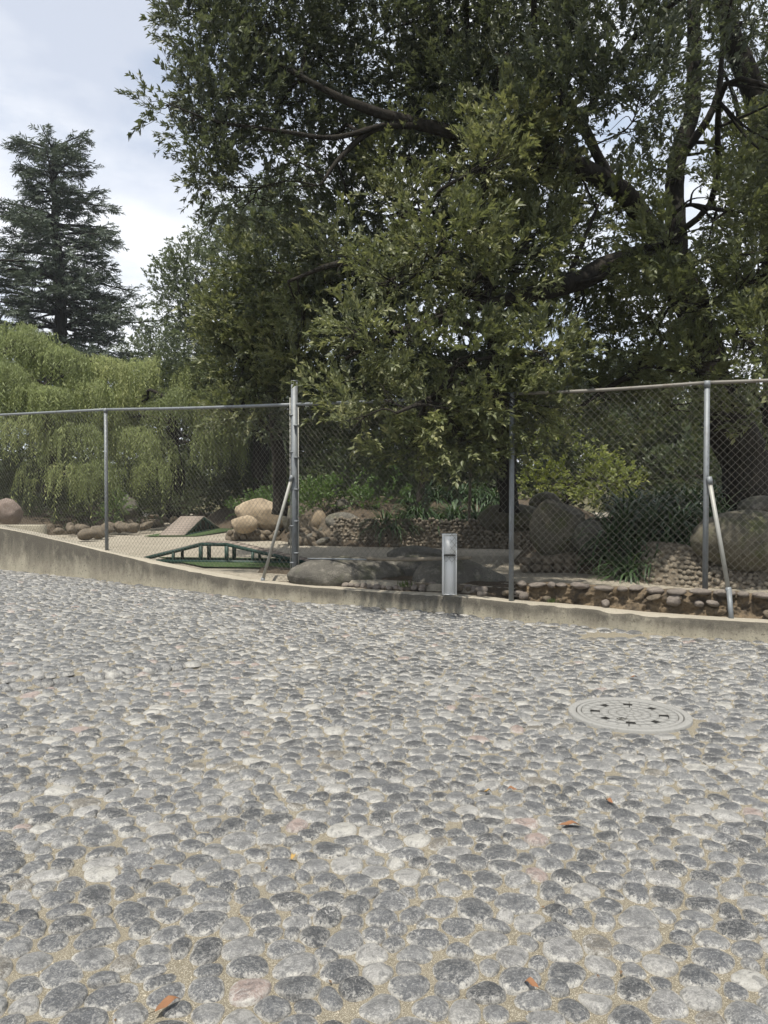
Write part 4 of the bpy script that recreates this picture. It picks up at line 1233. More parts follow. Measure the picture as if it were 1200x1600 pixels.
OAK = spray_templates(12, 19, 0.31, 0.082, 0.034, 1)
MEDI = spray_templates(8, 16, 0.46, 0.12, 0.055, 2)
WOOD = spray_templates(8, 10, 0.62, 0.19, 0.10, 5)
FARS = spray_templates(6, 12, 0.80, 0.24, 0.12, 3, 1.1)
SHRB = spray_templates(6, 14, 0.26, 0.075, 0.038, 4)

def lobes_world(lobes):
    out = []
    for L in lobes:
        px, py, d, rx, ry = L[:5]
        den = L[5] if len(L) > 5 else 1.0
        lit_tint = L[6] if len(L) > 6 else 0.0  # lightens the leaf colour of clumps meant to look sunlit
        c = P(px, py, d)
        a, b = rx * d / 1200, ry * d / 1200
        out.append((c, np.array([a, (a + b) / 2 * 0.95, b]), den, lit_tint))
    return out

def crown(lw, tpls, dens, size, mat, name, parent, rng, up=0.35, droop=0.0, gapf=1.6, gap=-0.25, tb=0.3, scale=(0.75, 1.2), inner=0.5):
    PP, DD, UU, SS, TT, own = [], [], [], [], [], []
    for li, (c, R, den, lit_tint) in enumerate(lw):
        area = 4 * math.pi * ((R[0] * R[1]) ** 1.6 / 3 + (R[0] * R[2]) ** 1.6 / 3 + (R[1] * R[2]) ** 1.6 / 3) ** (1 / 1.6)
        n = max(6, int(area * dens * den))
        d = unit(rng.normal(size=(n, 3)))
        rr = 1 - (1 - inner) * rng.random(n) ** 1.5
        rr = rr * (1 + 0.22 * fbm(c + d * R * 1.0, 1.2 / R.mean(), 3, li + 5)) + rng.normal(0, 0.05, n)
        p = c + d * R * rr[:, None]
        keep = fbm(p, gapf, 2, 17) > gap
        p, d = p[keep], d[keep]
        n = len(p)
        x = unit(d * 0.85 + np.array([0, 0, up - droop]) + rng.normal(0, 0.42, (n, 3)))
        PP.append(p); DD.append(x)
        UU.append(unit(np.array([0, -0.25, 1.0]) + rng.normal(0, 0.35, (n, 3))))
        SS.append(rng.uniform(*scale, n))
        TT.append(np.clip(tb + lit_tint + 0.22 * fbm(p, 1.3, 2, 23) + rng.normal(0, 0.13, n), 0, 0.95))
    p, x, u, s, t = map(np.concatenate, (PP, DD, UU, SS, TT))
    V, F, T = place(tpls, p - unit(x) * 0.0, x, u, s, t, rng)
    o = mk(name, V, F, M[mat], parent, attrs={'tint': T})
    return p, o

def limb_mesh(name, pts, rads, parent, mat='bark', n=14, k=8, wob=0.22, seed=0):
    c = catmull(np.array(pts), k)
    t = np.linspace(0, 1, len(pts)); r = np.interp(np.linspace(0, 1, len(c)), t, rads)
    w = fbm(c + seed, 1.2, 3, seed)[:, None] * r[:, None] * 0.5
    w[0] = 0
    V, F = tube(c + w * np.array([1, .6, .3]), r, n, True, wob, seed)
    mk(name, V, F, M[mat], parent, smooth=True)
    return c, r

def branches(lw, skel, parent, rng, mat='bark', r0=0.035, twigs=9, name='branches', pos=None, n=5):
    """A boughs mesh: each leaf clump is reached from the nearest limb, then splits."""
    V, F, k = [], [], 0
    sp = np.concatenate([s[0] for s in skel]); sr = np.concatenate([s[1] for s in skel])
    def add(pts, rad):
        nonlocal k
        v, f = tube(pts, rad, n, False)
        V.append(v); F.append(f + k); k += len(v)
    for c, R, den, lit_tint in lw:
        cost = np.linalg.norm(sp - c, axis=1) + 0.9 * np.clip(sp[:, 2] - c[2], 0, None)
        j = int(np.argmin(cost)); a = sp[j]
        d = c - a; L = np.linalg.norm(d)
        rr = min(sr[j] * 0.75, r0 * (0.6 + 0.35 * L))
        m = a + d * 0.34 + np.array([0, 0, 0.09 * L]) + rng.normal(0, 0.07 * L, 3)
        m2 = a + d * 0.7 + np.array([0, 0, 0.08 * L]) + rng.normal(0, 0.08 * L, 3)
        q = catmull([a, m, m2, c], 5)
        add(q, np.linspace(rr, max(rr * 0.4, 0.008), len(q)))
        for _ in range(twigs):
            e = c + unit(rng.normal(size=3)) * R * rng.uniform(0.6, 1.0)
            s = q[rng.integers(len(q) // 2, len(q))]
            mm = (s + e) / 2 + rng.normal(0, 0.10, 3) * R.mean()
            qq = catmull([s, mm, e], 4)
            add(qq, np.linspace(max(rr * 0.38, 0.007), 0.003, len(qq)))
    mk(name, np.concatenate(V), np.concatenate(F), M[mat], parent, smooth=True)['kind'] = 'stuff'

def PL(*a): return [P(x, y, d) for x, y, d in a]
rg = np.random.default_rng(99)

# ---- the big oak on the right
ok1 = thing('oak_tree', P(1178, 775, 12.0), 'huge dark evergreen oak at the right whose limbs spread over the whole fence', 'tree')
sk = []
sk.append(limb_mesh('trunk', PL((1185, 800, 12.0), (1150, 690, 12.0), (1112, 590, 12.0), (1085, 500, 12.0), (1065, 420, 12.0)), [0.42, 0.33, 0.28, 0.25, 0.22], ok1, n=18, wob=0.35, seed=1))
sk.append(limb_mesh('limb', PL((1068, 430, 12.0), (1010, 345, 11.8), (960, 292, 11.5), (850, 235, 11.2), (740, 214, 11.0), (645, 192, 10.9), (560, 165, 10.7), (470, 120, 10.5), (400, 75, 10.4)), [.19, .17, .15, .12, .10, .085, .06, .04, .02], ok1, seed=2))
sk.append(limb_mesh('limb', PL((665, 196, 10.9), (590, 200, 10.8), (535, 243, 10.6), (500, 290, 10.4)), [.06, .05, .035, .015], ok1, seed=3, n=8))
sk.append(limb_mesh('limb', PL((600, 195, 10.8), (520, 215, 10.5), (440, 205, 10.2), (340, 190, 10.0), (270, 165, 9.8)), [.04, .035, .028, .02, .008], ok1, seed=4, n=8))
sk.append(limb_mesh('limb', PL((1080, 490, 12.0), (1020, 408, 11.6), (960, 412, 11.2), (900, 440, 10.8), (820, 462, 10.2), (740, 480, 9.6)), [.18, .17, .16, .14, .11, .05], ok1, seed=5))
sk.append(limb_mesh('limb', PL((1060, 420, 12.0), (1055, 300, 12.2), (1062, 235, 12.2), (1082, 160, 12.2), (1085, 40, 12.3), (1080, -120, 12.5)), [.15, .14, .13, .12, .10, .06], ok1, seed=6))
sk.append(limb_mesh('limb', PL((1060, 250, 12.2), (1100, 195, 11.9), (1122, 145, 11.8), (1130, 60, 11.6)), [.07, .06, .05, .03], ok1, seed=7, n=8))
sk.append(limb_mesh('limb', PL((960, 292, 11.5), (900, 180, 11.3), (840, 110, 11.2), (740, 75, 11.5), (690, 42, 11.7), (640, -40, 12)), [.08, .075, .07, .065, .055, .04], ok1, seed=8, n=10))
sk.append(limb_mesh('limb', PL((880, 450, 10.7), (910, 380, 11.0), (935, 320, 11.2)), [.04, .03, .02], ok1, seed=9, n=8))
sk.append(limb_mesh('limb', PL((1110, 580, 12.0), (1040, 560, 11.4), (960, 600, 11.0), (900, 640, 10.8)), [.07, .055, .04, .02], ok1, seed=10, n=8))
L_left = [(330, 60, 10.6, 62, 80), (420, 40, 11, 90, 85), (262, 165, 9.8, 34, 30, 0.9), (300, 190, 10, 50, 45), (355, 150, 10.5, 70, 65), (435, 170, 11, 75, 65), (325, 250, 10.3, 42, 42),
          (350, 292, 10.3, 45, 40, 0.9), (425, 265, 10.8, 62, 45, 0.8), (290, 40, 11, 25, 60), (340, -60, 11, 70, 80), (500, 90, 11.5, 80, 80), (510, 215, 11.5, 60, 45, 0.8), (395, 320, 10.8, 55, 30, 0.7), (470, -50, 11, 110, 80)]
L_top = [(600, 50, 12, 100, 85), (715, 50, 12, 100, 90), (830, 40, 11.5, 100, 85), (690, 140, 11.8, 85, 65), (600, 130, 12.3, 80, 65), (930, 75, 9.6, 95, 85), (1000, 150, 9.2, 80, 80, 0.8), (880, 160, 9.4, 75, 65), (1080, 70, 12, 60, 60, 0.5),
         (1160, 60, 12, 55, 60, 0.35), (780, 130, 11.0, 75, 60), (600, -70, 12, 150, 80, 0.7), (850, -70, 12, 150, 80, 0.7), (1080, -60, 12, 120, 70, 0.6), (540, 320, 12, 60, 45, 0.7)]
L_over = [(880, -140, 8.8, 110, 70, 0.7), (1060, -170, 8.2, 120, 80, 0.7), (1230, -60, 8.6, 110, 90, 0.7), (1290, 180, 8.8, 70, 110, 0.7), (720, -160, 9.6, 110, 70, 0.7), (1180, -260, 9.5, 150, 100, 0.6), (960, -260, 10, 150, 90, 0.6), (1330, 420, 9, 70, 120, 0.7)]
L_right = [(955, 330, 11.6, 60, 50, 0.7), (1060, 380, 9.3, 75, 50), (1135, 330, 9.2, 70, 60, 0.8), (1170, 430, 9.0, 70, 65), (1060, 470, 9.6, 90, 50, 0.9), (985, 550, 11.2, 80, 50, 0.9), (1090, 570, 9.6, 85, 45, 0.8), (1180, 540, 9.0, 60, 60, 0.8),
           (1185, 220, 12, 50, 60, 0.5), (1130, 240, 12, 40, 40, 0.35), (900, 500, 11.5, 60, 35, 0.8), (1000, 480, 11.4, 50, 35, 0.7), (940, 620, 11.5, 55, 35, 0.5), (1050, 640, 11.0, 60, 30, 0.35), (850, 330, 11.8, 60, 50, 0.9), (1010, 270, 12.0, 40, 40, 0.4), (1190, 640, 10, 40, 35, 0.6), (1240, 380, 11, 90, 200, 0.6)]
lw = lobes_world(L_left + L_top + L_over)
crown(lw, OAK, 62, 1, 'oak_shaded', 'crown', ok1, rg, tb=0.30, gap=-0.22)  # upper clumps take the leaf copy with shade in its colour
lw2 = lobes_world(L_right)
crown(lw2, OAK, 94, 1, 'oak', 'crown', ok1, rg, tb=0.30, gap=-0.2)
branches(lw + lw2, sk, ok1, rg)

# ---- the oak in the middle, its sprays hanging in front of the fence
ok2 = thing('oak_tree', P(792, 795, 13.4), 'bushy olive-green oak in the middle hanging down over the fence rail', 'tree')
sk2 = []
sk2.append(limb_mesh('trunk', PL((795, 800, 13.4), (788, 700, 13.2), (775, 600, 12.8), (770, 480, 12.2), (750, 360, 11.6), (760, 250, 11.2)), [.17, .15, .14, .12, .08, .04], ok2, seed=12, n=14))
sk2.append(limb_mesh('limb', PL((772, 520, 12.4), (700, 500, 11.2), (620, 520, 10.0), (540, 560, 9.2)), [.08, .07, .05, .02], ok2, seed=13, n=10))
sk2.append(limb_mesh('limb', PL((775, 580, 12.7), (740, 590, 11), (680, 620, 9.4), (620, 645, 8.4)), [.07, .06, .04, .015], ok2, seed=14, n=10))
sk2.append(limb_mesh('limb', PL((768, 470, 12.2), (650, 420, 11), (540, 410, 10.4), (450, 440, 10.6)), [.08, .06, .045, .02], ok2, seed=15, n=10))
L_mid = [(800, 190, 9.4, 55, 48, 1, .18), (760, 260, 9.2, 55, 48, 1, .14), (850, 250, 9.6, 55, 50, 1, .12), (885, 200, 9.6, 40, 40, 1, .16), (640, 330, 10.2, 80, 48), (545, 395, 10.3, 80, 50, 1, .06), (700, 370, 9.0, 80, 55, 1, .12), (625, 430, 9.2, 75, 50, 1, .1),  # last value of a clump paints it sunlit through the leaf tint
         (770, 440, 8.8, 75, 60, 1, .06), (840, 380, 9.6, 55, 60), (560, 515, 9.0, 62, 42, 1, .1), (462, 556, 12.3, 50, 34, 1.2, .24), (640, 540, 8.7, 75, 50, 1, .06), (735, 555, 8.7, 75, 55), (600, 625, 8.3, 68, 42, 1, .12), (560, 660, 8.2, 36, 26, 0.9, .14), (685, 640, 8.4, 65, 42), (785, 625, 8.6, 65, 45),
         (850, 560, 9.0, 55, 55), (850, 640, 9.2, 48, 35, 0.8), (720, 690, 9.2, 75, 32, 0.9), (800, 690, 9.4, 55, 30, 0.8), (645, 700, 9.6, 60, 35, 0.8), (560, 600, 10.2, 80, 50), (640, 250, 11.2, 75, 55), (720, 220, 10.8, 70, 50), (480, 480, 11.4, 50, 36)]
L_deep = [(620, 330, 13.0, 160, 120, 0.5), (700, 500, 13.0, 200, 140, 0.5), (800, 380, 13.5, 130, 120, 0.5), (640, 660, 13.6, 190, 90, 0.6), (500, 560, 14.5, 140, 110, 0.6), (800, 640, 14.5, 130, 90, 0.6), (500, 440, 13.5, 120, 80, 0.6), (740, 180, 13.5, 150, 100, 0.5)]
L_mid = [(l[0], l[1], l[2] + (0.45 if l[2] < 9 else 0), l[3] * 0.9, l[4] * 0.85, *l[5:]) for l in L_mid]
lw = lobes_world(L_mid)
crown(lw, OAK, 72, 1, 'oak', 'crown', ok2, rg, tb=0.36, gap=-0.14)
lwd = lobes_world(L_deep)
crown(lwd, MEDI, 40, 1, 'oak_shaded', 'crown', ok2, rg, tb=0.2, gap=-0.3, inner=0.3)  # deep clumps darkened by leaf colour to read as shaded
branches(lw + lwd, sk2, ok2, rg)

ok4 = thing('oak_tree', P(436, 800, 17.5), 'sunlit olive oak behind the tall fence post, left of the bushy middle oak', 'tree')
sk4 = [limb_mesh('trunk', PL((436, 805, 17.5), (434, 720, 17.4), (428, 620, 17.0), (440, 500, 16.6), (450, 420, 16.4)), [.18, .15, .12, .09, .04], ok4, seed=51, n=12),
       limb_mesh('limb', PL((430, 640, 17.1), (395, 560, 16.4), (360, 500, 16.0)), [.08, .06, .02], ok4, seed=52, n=8),
       limb_mesh('limb', PL((434, 580, 16.9), (470, 520, 15.8), (510, 450, 15.4)), [.07, .05, .02], ok4, seed=53, n=8)]
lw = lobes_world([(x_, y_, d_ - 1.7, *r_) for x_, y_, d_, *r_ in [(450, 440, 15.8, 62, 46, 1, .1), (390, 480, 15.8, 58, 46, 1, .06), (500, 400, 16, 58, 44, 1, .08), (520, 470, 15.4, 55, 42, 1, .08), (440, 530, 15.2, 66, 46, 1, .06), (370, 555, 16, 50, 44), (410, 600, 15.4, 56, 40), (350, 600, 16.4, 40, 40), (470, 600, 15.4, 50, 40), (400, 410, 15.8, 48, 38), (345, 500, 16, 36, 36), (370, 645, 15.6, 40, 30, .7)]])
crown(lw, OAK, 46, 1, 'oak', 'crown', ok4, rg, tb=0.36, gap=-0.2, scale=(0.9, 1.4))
branches(lw, sk4, ok4, rg)
# ---- another oak whose trunk leans in at the upper right
ok3 = thing('oak_tree', P(1215, 770, 13.5), 'thick leaning dark trunk at the upper right edge with a thin crown', 'tree')
sk3 = [limb_mesh('trunk', PL((1215, 800, 13.5), (1222, 600, 13.3), (1212, 400, 13.1), (1196, 250, 13.0), (1180, 150, 13.0), (1140, 50, 12.9), (1112, -60, 12.8)), [.3, .27, .24, .21, .19, .16, .12], ok3, seed=22, n=16),
       limb_mesh('limb', PL((1188, 175, 13.0), (1215, 110, 12.7), (1250, 30, 12.5)), [.1, .08, .05], ok3, seed=23, n=10),
       limb_mesh('limb', PL((1200, 280, 13.0), (1165, 230, 12.7), (1150, 160, 12.6), (1130, 110, 12.6)), [.07, .05, .04, .02], ok3, seed=24, n=8)]
lw = lobes_world([(1190, 30, 13.4, 60, 50, 0.5), (1150, 130, 13.6, 45, 45, 0.5), (1180, 330, 13.4, 55, 60, 0.5), (1120, 430, 13.8, 70, 50, 0.5), (1200, 500, 13.4, 60, 60, 0.7), (1260, 200, 13, 70, 200, 0.5), (1100, 0, 13.6, 60, 50, 0.5)])
crown(lw, OAK, 50, 1, 'oak_shaded', 'crown', ok3, rg, tb=0.25)
branches(lw, sk3, ok3, rg)

# slim trunks in the shade behind the bed
for px, y0, y1, d, r, lab in ((733, 780, 640, 15.5, 0.03, 'thin pale sapling trunk in the shade above the lilies'), (655, 790, 620, 18, 0.10, 'dark slender trunk in the shade left of the pale sapling')):
    t = thing('sapling', P(px, y0 + 30, d), lab, 'tree')
    s = [limb_mesh('trunk', PL((px, y0 + 30, d), (px + 2, (y0 + y1) / 2, d), (px - 1, y1, d), (px + 4, y1 - 80, d)), [r, r * .9, r * .75, r * .4], t, 'pale_bark' if r < .05 else 'bark', n=8, seed=int(px))]
    lwx = lobes_world([(px, y1 - 60, d, 40, 30, 0.7), (px + 20, y1 - 10, d, 30, 22, 0.6)])
    crown(lwx, OAK, 50, 1, 'oak_shaded', 'crown', t, rg)

# ---- grey-green tree behind, left of the oaks
gt = thing('tree', P(400, 800, 27), 'soft grey-green rounded tree behind the oaks with sky at its left', 'tree')
skg = [limb_mesh('trunk', PL((410, 800, 27), (405, 660, 27), (395, 520, 27), (380, 400, 27)), [.3, .26, .2, .1], gt, seed=31),
       limb_mesh('limb', PL((402, 600, 27), (350, 500, 26.5), (310, 440, 26)), [.13, .09, .04], gt, seed=32, n=8),
       limb_mesh('limb', PL((398, 540, 27), (330, 470, 26.2), (290, 460, 25.8)), [.1, .06, .03], gt, seed=33, n=8)]
lw = lobes_world([(270, 450, 26.5, 34, 34), (345, 370, 27, 40, 38), (310, 430, 26.5, 50, 45), (380, 420, 26, 60, 50), (290, 480, 26.5, 38, 36, 0.9), (330, 510, 26, 55, 45), (400, 500, 26, 60, 50), (310, 560, 26.5, 48, 45), (370, 580, 26, 60, 50), (430, 380, 27, 60, 60), (440, 330, 28, 50, 45), (300, 610, 26.5, 36, 36), (420, 640, 25.5, 50, 50), (350, 640, 26, 45, 40), (400, 350, 27, 45, 40)])
crown(lw, MEDI, 24, 1, 'grey_leaf', 'crown', gt, rg, tb=0.3, gap=-0.3)
branches(lw, skg, gt, rg, r0=0.06)

# ---- woodland trees closing the view
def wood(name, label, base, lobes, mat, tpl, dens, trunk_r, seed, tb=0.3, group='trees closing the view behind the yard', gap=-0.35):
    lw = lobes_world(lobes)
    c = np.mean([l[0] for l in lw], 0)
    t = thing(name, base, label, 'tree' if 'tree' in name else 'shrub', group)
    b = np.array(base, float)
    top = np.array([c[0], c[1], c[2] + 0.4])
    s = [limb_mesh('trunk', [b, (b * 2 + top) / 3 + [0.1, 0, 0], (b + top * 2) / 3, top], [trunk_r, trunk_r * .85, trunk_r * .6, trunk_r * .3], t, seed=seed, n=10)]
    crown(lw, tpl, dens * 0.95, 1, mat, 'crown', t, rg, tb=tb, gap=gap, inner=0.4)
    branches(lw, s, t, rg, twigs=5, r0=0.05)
    return t
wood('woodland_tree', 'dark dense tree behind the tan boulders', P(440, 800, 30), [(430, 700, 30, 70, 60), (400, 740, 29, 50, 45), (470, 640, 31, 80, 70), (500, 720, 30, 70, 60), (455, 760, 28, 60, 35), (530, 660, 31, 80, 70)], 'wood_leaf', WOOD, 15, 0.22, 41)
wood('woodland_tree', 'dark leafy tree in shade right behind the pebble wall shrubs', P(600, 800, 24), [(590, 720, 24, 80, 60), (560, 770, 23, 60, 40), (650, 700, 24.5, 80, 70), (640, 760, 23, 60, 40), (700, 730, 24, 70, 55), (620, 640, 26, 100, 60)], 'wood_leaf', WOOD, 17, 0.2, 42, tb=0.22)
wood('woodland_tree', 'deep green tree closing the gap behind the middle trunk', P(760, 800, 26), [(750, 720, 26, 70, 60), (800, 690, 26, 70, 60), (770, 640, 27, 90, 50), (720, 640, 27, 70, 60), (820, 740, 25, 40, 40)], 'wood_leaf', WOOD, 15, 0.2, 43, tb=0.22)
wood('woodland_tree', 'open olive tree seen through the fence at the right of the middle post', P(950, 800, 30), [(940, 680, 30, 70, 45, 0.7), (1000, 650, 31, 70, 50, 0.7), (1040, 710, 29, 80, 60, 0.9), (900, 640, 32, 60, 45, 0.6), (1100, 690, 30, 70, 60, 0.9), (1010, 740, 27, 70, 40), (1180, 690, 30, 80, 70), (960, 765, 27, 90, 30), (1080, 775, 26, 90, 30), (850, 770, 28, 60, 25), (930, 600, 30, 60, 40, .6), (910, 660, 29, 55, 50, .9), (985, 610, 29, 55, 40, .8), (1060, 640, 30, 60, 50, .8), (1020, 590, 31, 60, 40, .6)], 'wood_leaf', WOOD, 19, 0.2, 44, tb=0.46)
wood('bush_tree', 'bright yellow-green bush in the sun between the posts at the right', P(880, 800, 22), [(860, 715, 22, 45, 28), (900, 740, 21, 55, 28), (850, 755, 21, 40, 22), (950, 755, 22, 50, 25), (880, 690, 23, 35, 22)], 'lime_leaf', MEDI, 20, 0.08, 45, tb=0.4)
wood('woodland_tree', 'low dark tree beneath the willow at the right of the yard corner', P(350, 800, 34), [(330, 745, 34, 60, 45), (380, 720, 34, 50, 55), (290, 760, 33, 50, 30), (395, 660, 35, 45, 60)], 'wood_leaf', WOOD, 14, 0.15, 46, tb=0.22)
wood('woodland_tree', 'round green treetop on the skyline between the conifer and the oaks', P(250, 800, 48), [(245, 540, 48, 40, 26), (215, 555, 48, 30, 20), (285, 550, 48, 34, 26), (250, 590, 47, 60, 40)], 'grey_leaf', FARS, 6, 0.2, 47, tb=0.3)
wood('woodland_tree', 'shadowed tree far behind the lilies at the right edge', P(1120, 800, 22), [(1080, 745, 22, 60, 35), (1150, 730, 22, 60, 45), (1210, 740, 21, 60, 50)], 'wood_leaf', WOOD, 15, 0.14, 48, tb=0.2)

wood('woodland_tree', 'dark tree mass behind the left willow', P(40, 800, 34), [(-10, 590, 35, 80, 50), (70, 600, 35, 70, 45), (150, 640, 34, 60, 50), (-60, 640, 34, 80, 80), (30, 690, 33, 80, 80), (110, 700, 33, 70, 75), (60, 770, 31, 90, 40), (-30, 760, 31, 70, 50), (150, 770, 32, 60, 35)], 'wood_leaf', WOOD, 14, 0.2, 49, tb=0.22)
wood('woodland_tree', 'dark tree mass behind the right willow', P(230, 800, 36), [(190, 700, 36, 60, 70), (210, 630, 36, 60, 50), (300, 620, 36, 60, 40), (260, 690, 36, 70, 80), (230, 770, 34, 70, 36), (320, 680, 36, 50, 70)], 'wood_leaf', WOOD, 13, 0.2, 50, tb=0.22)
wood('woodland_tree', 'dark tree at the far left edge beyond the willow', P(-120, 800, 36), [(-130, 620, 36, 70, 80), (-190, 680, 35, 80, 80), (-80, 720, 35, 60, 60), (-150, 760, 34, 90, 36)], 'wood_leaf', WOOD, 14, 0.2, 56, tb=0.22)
# ---- weeping willow
def strand_templates(k, seed):
    r = np.random.default_rng(seed); out = []
    for _ in range(k):
        L = 1.0
        t = np.linspace(0, 1, 5)
        a = r.uniform(0.22, 0.42)
        pts = np.stack([a * (1 - np.exp(-3.2 * t)), 0.06 * np.sin(5 * t + r.uniform(0, 6)), 0.13 * np.sin(np.pi * np.clip(t * 1.8, 0, 1)) - 0.95 * t ** 1.6], -1)
        V, F = tube(pts, np.linspace(0.006, 0.002, 5), 3, False)
        F = np.concatenate([F[:, [0, 1, 2]], F[:, [0, 2, 3]]])
        VV, FF, TT, n = [V], [F], [np.full(len(V), 0.1)], len(V)
        for q in range(15):
            f = 0.06 + 0.94 * q / 14
            b = np.array([np.interp(f, t, pts[:, c]) for c in range(3)])
            s = 1 if q % 2 else -1
            dr = np.array([r.uniform(-.1, .5), s * r.uniform(.35, .8), -0.75 + r.normal(0, .2)])
            VV.append(leaf_tpl(r.uniform(.10, .17), 0.030, b, dr, unit(r.normal(0, .5, 3) + [0.5, 0, .6]), 0.1, 0.15)); FF.append(LF + n); TT.append(np.full(4, r.uniform(0, .35))); n += 4
        out.append((np.concatenate(VV), np.concatenate(FF), np.concatenate(TT)))
    return out
STR = strand_templates(8, 12)
def willow(lobes, base, label, seed, dens=92):
    rng = np.random.default_rng(seed)
    lw = lobes_world(lobes)
    t = thing('willow_tree', base, label, 'tree')
    b = np.array(base, float); c = np.mean([l[0] for l in lw], 0)
    s = [limb_mesh('trunk', [b, b * 0.6 + c * 0.4 + [0.2, 0, 0], c, c + [0, 0, 0.8]], [.28, .22, .15, .08], t, seed=seed)]
    PP, XX, SS, TT = [], [], [], []
    for li, (cc, R, den, lit_tint) in enumerate(lw):
        n = int(4 * math.pi * (R.mean() ** 2) * dens * den)
        d = unit(rng.normal(size=(n, 3)) * [1, 1, 0.8] + [0, -0.2, 0.6])
        rr = rng.uniform(0.72, 1.0, n) * (1 + 0.5 * fbm(cc + d * R, 1.4, 3, li))
        p = cc + d * R * rr[:, None]
        kp = fbm(p, 1.5, 3, 41) > -0.2
        p, d = p[kp], d[kp]; n = len(p)
        PP.append(p); XX.append(unit(np.c_[d[:, :2] + rng.normal(0, .35, (n, 2)), np.zeros(n)]))
        SS.append(rng.uniform(0.32, 0.72, n) * np.where(rng.random(n) < 0.10, 1.8, 1)); TT.append(np.clip(0.30 + lit_tint + rng.normal(0, .13) + 0.25 * fbm(p, 0.9, 2, 3) + rng.normal(0, .14, n), 0, .95))
    p, x, sc, tt = map(np.concatenate, (PP, XX, SS, TT))
    V, F, T = place(STR, p, x, np.tile([0, 0, 1.0], (len(p), 1)), sc, tt, rng)
    V[:, 2] = np.maximum(V[:, 2], 0.45)
    mk('crown', V, F, M['willow'], t, attrs={'tint': T})
    branches(lw, s, t, rng, twigs=7, r0=0.06)
willow([(22, 540, 24, 62, 36), (92, 572, 24, 46, 32), (10, 598, 23, 48, 38), (70, 628, 23, 50, 34), (132, 622, 24, 40, 32), (18, 668, 22.5, 46, 30, .8), (112, 690, 23, 46, 34, .8), (-45, 565, 25, 45, 45, .6), (150, 745, 22.6, 36, 32, .7), (60, 735, 22.6, 30, 22, .4), (165, 585, 25, 36, 28), (104, 742, 22.4, 26, 22, .5)],
       P(70, 815, 24.5), 'broad weeping willow with yellow-green hanging strands at the far left', 61)
willow([(245, 588, 27, 52, 30), (318, 590, 26, 40, 30), (205, 628, 26.5, 32, 26), (275, 636, 25.5, 42, 30), (338, 640, 25.5, 34, 36), (218, 690, 24.6, 40, 26), (252, 705, 25.2, 24, 26, .8), (305, 690, 25.5, 30, 24, .8), (355, 690, 26, 24, 30), (236, 738, 24.3, 26, 26, .7), (182, 655, 26, 30, 30, .7)],
       P(270, 805, 27.5), 'second weeping willow, right of the slim fence post, with rounded drooping mounds', 62)

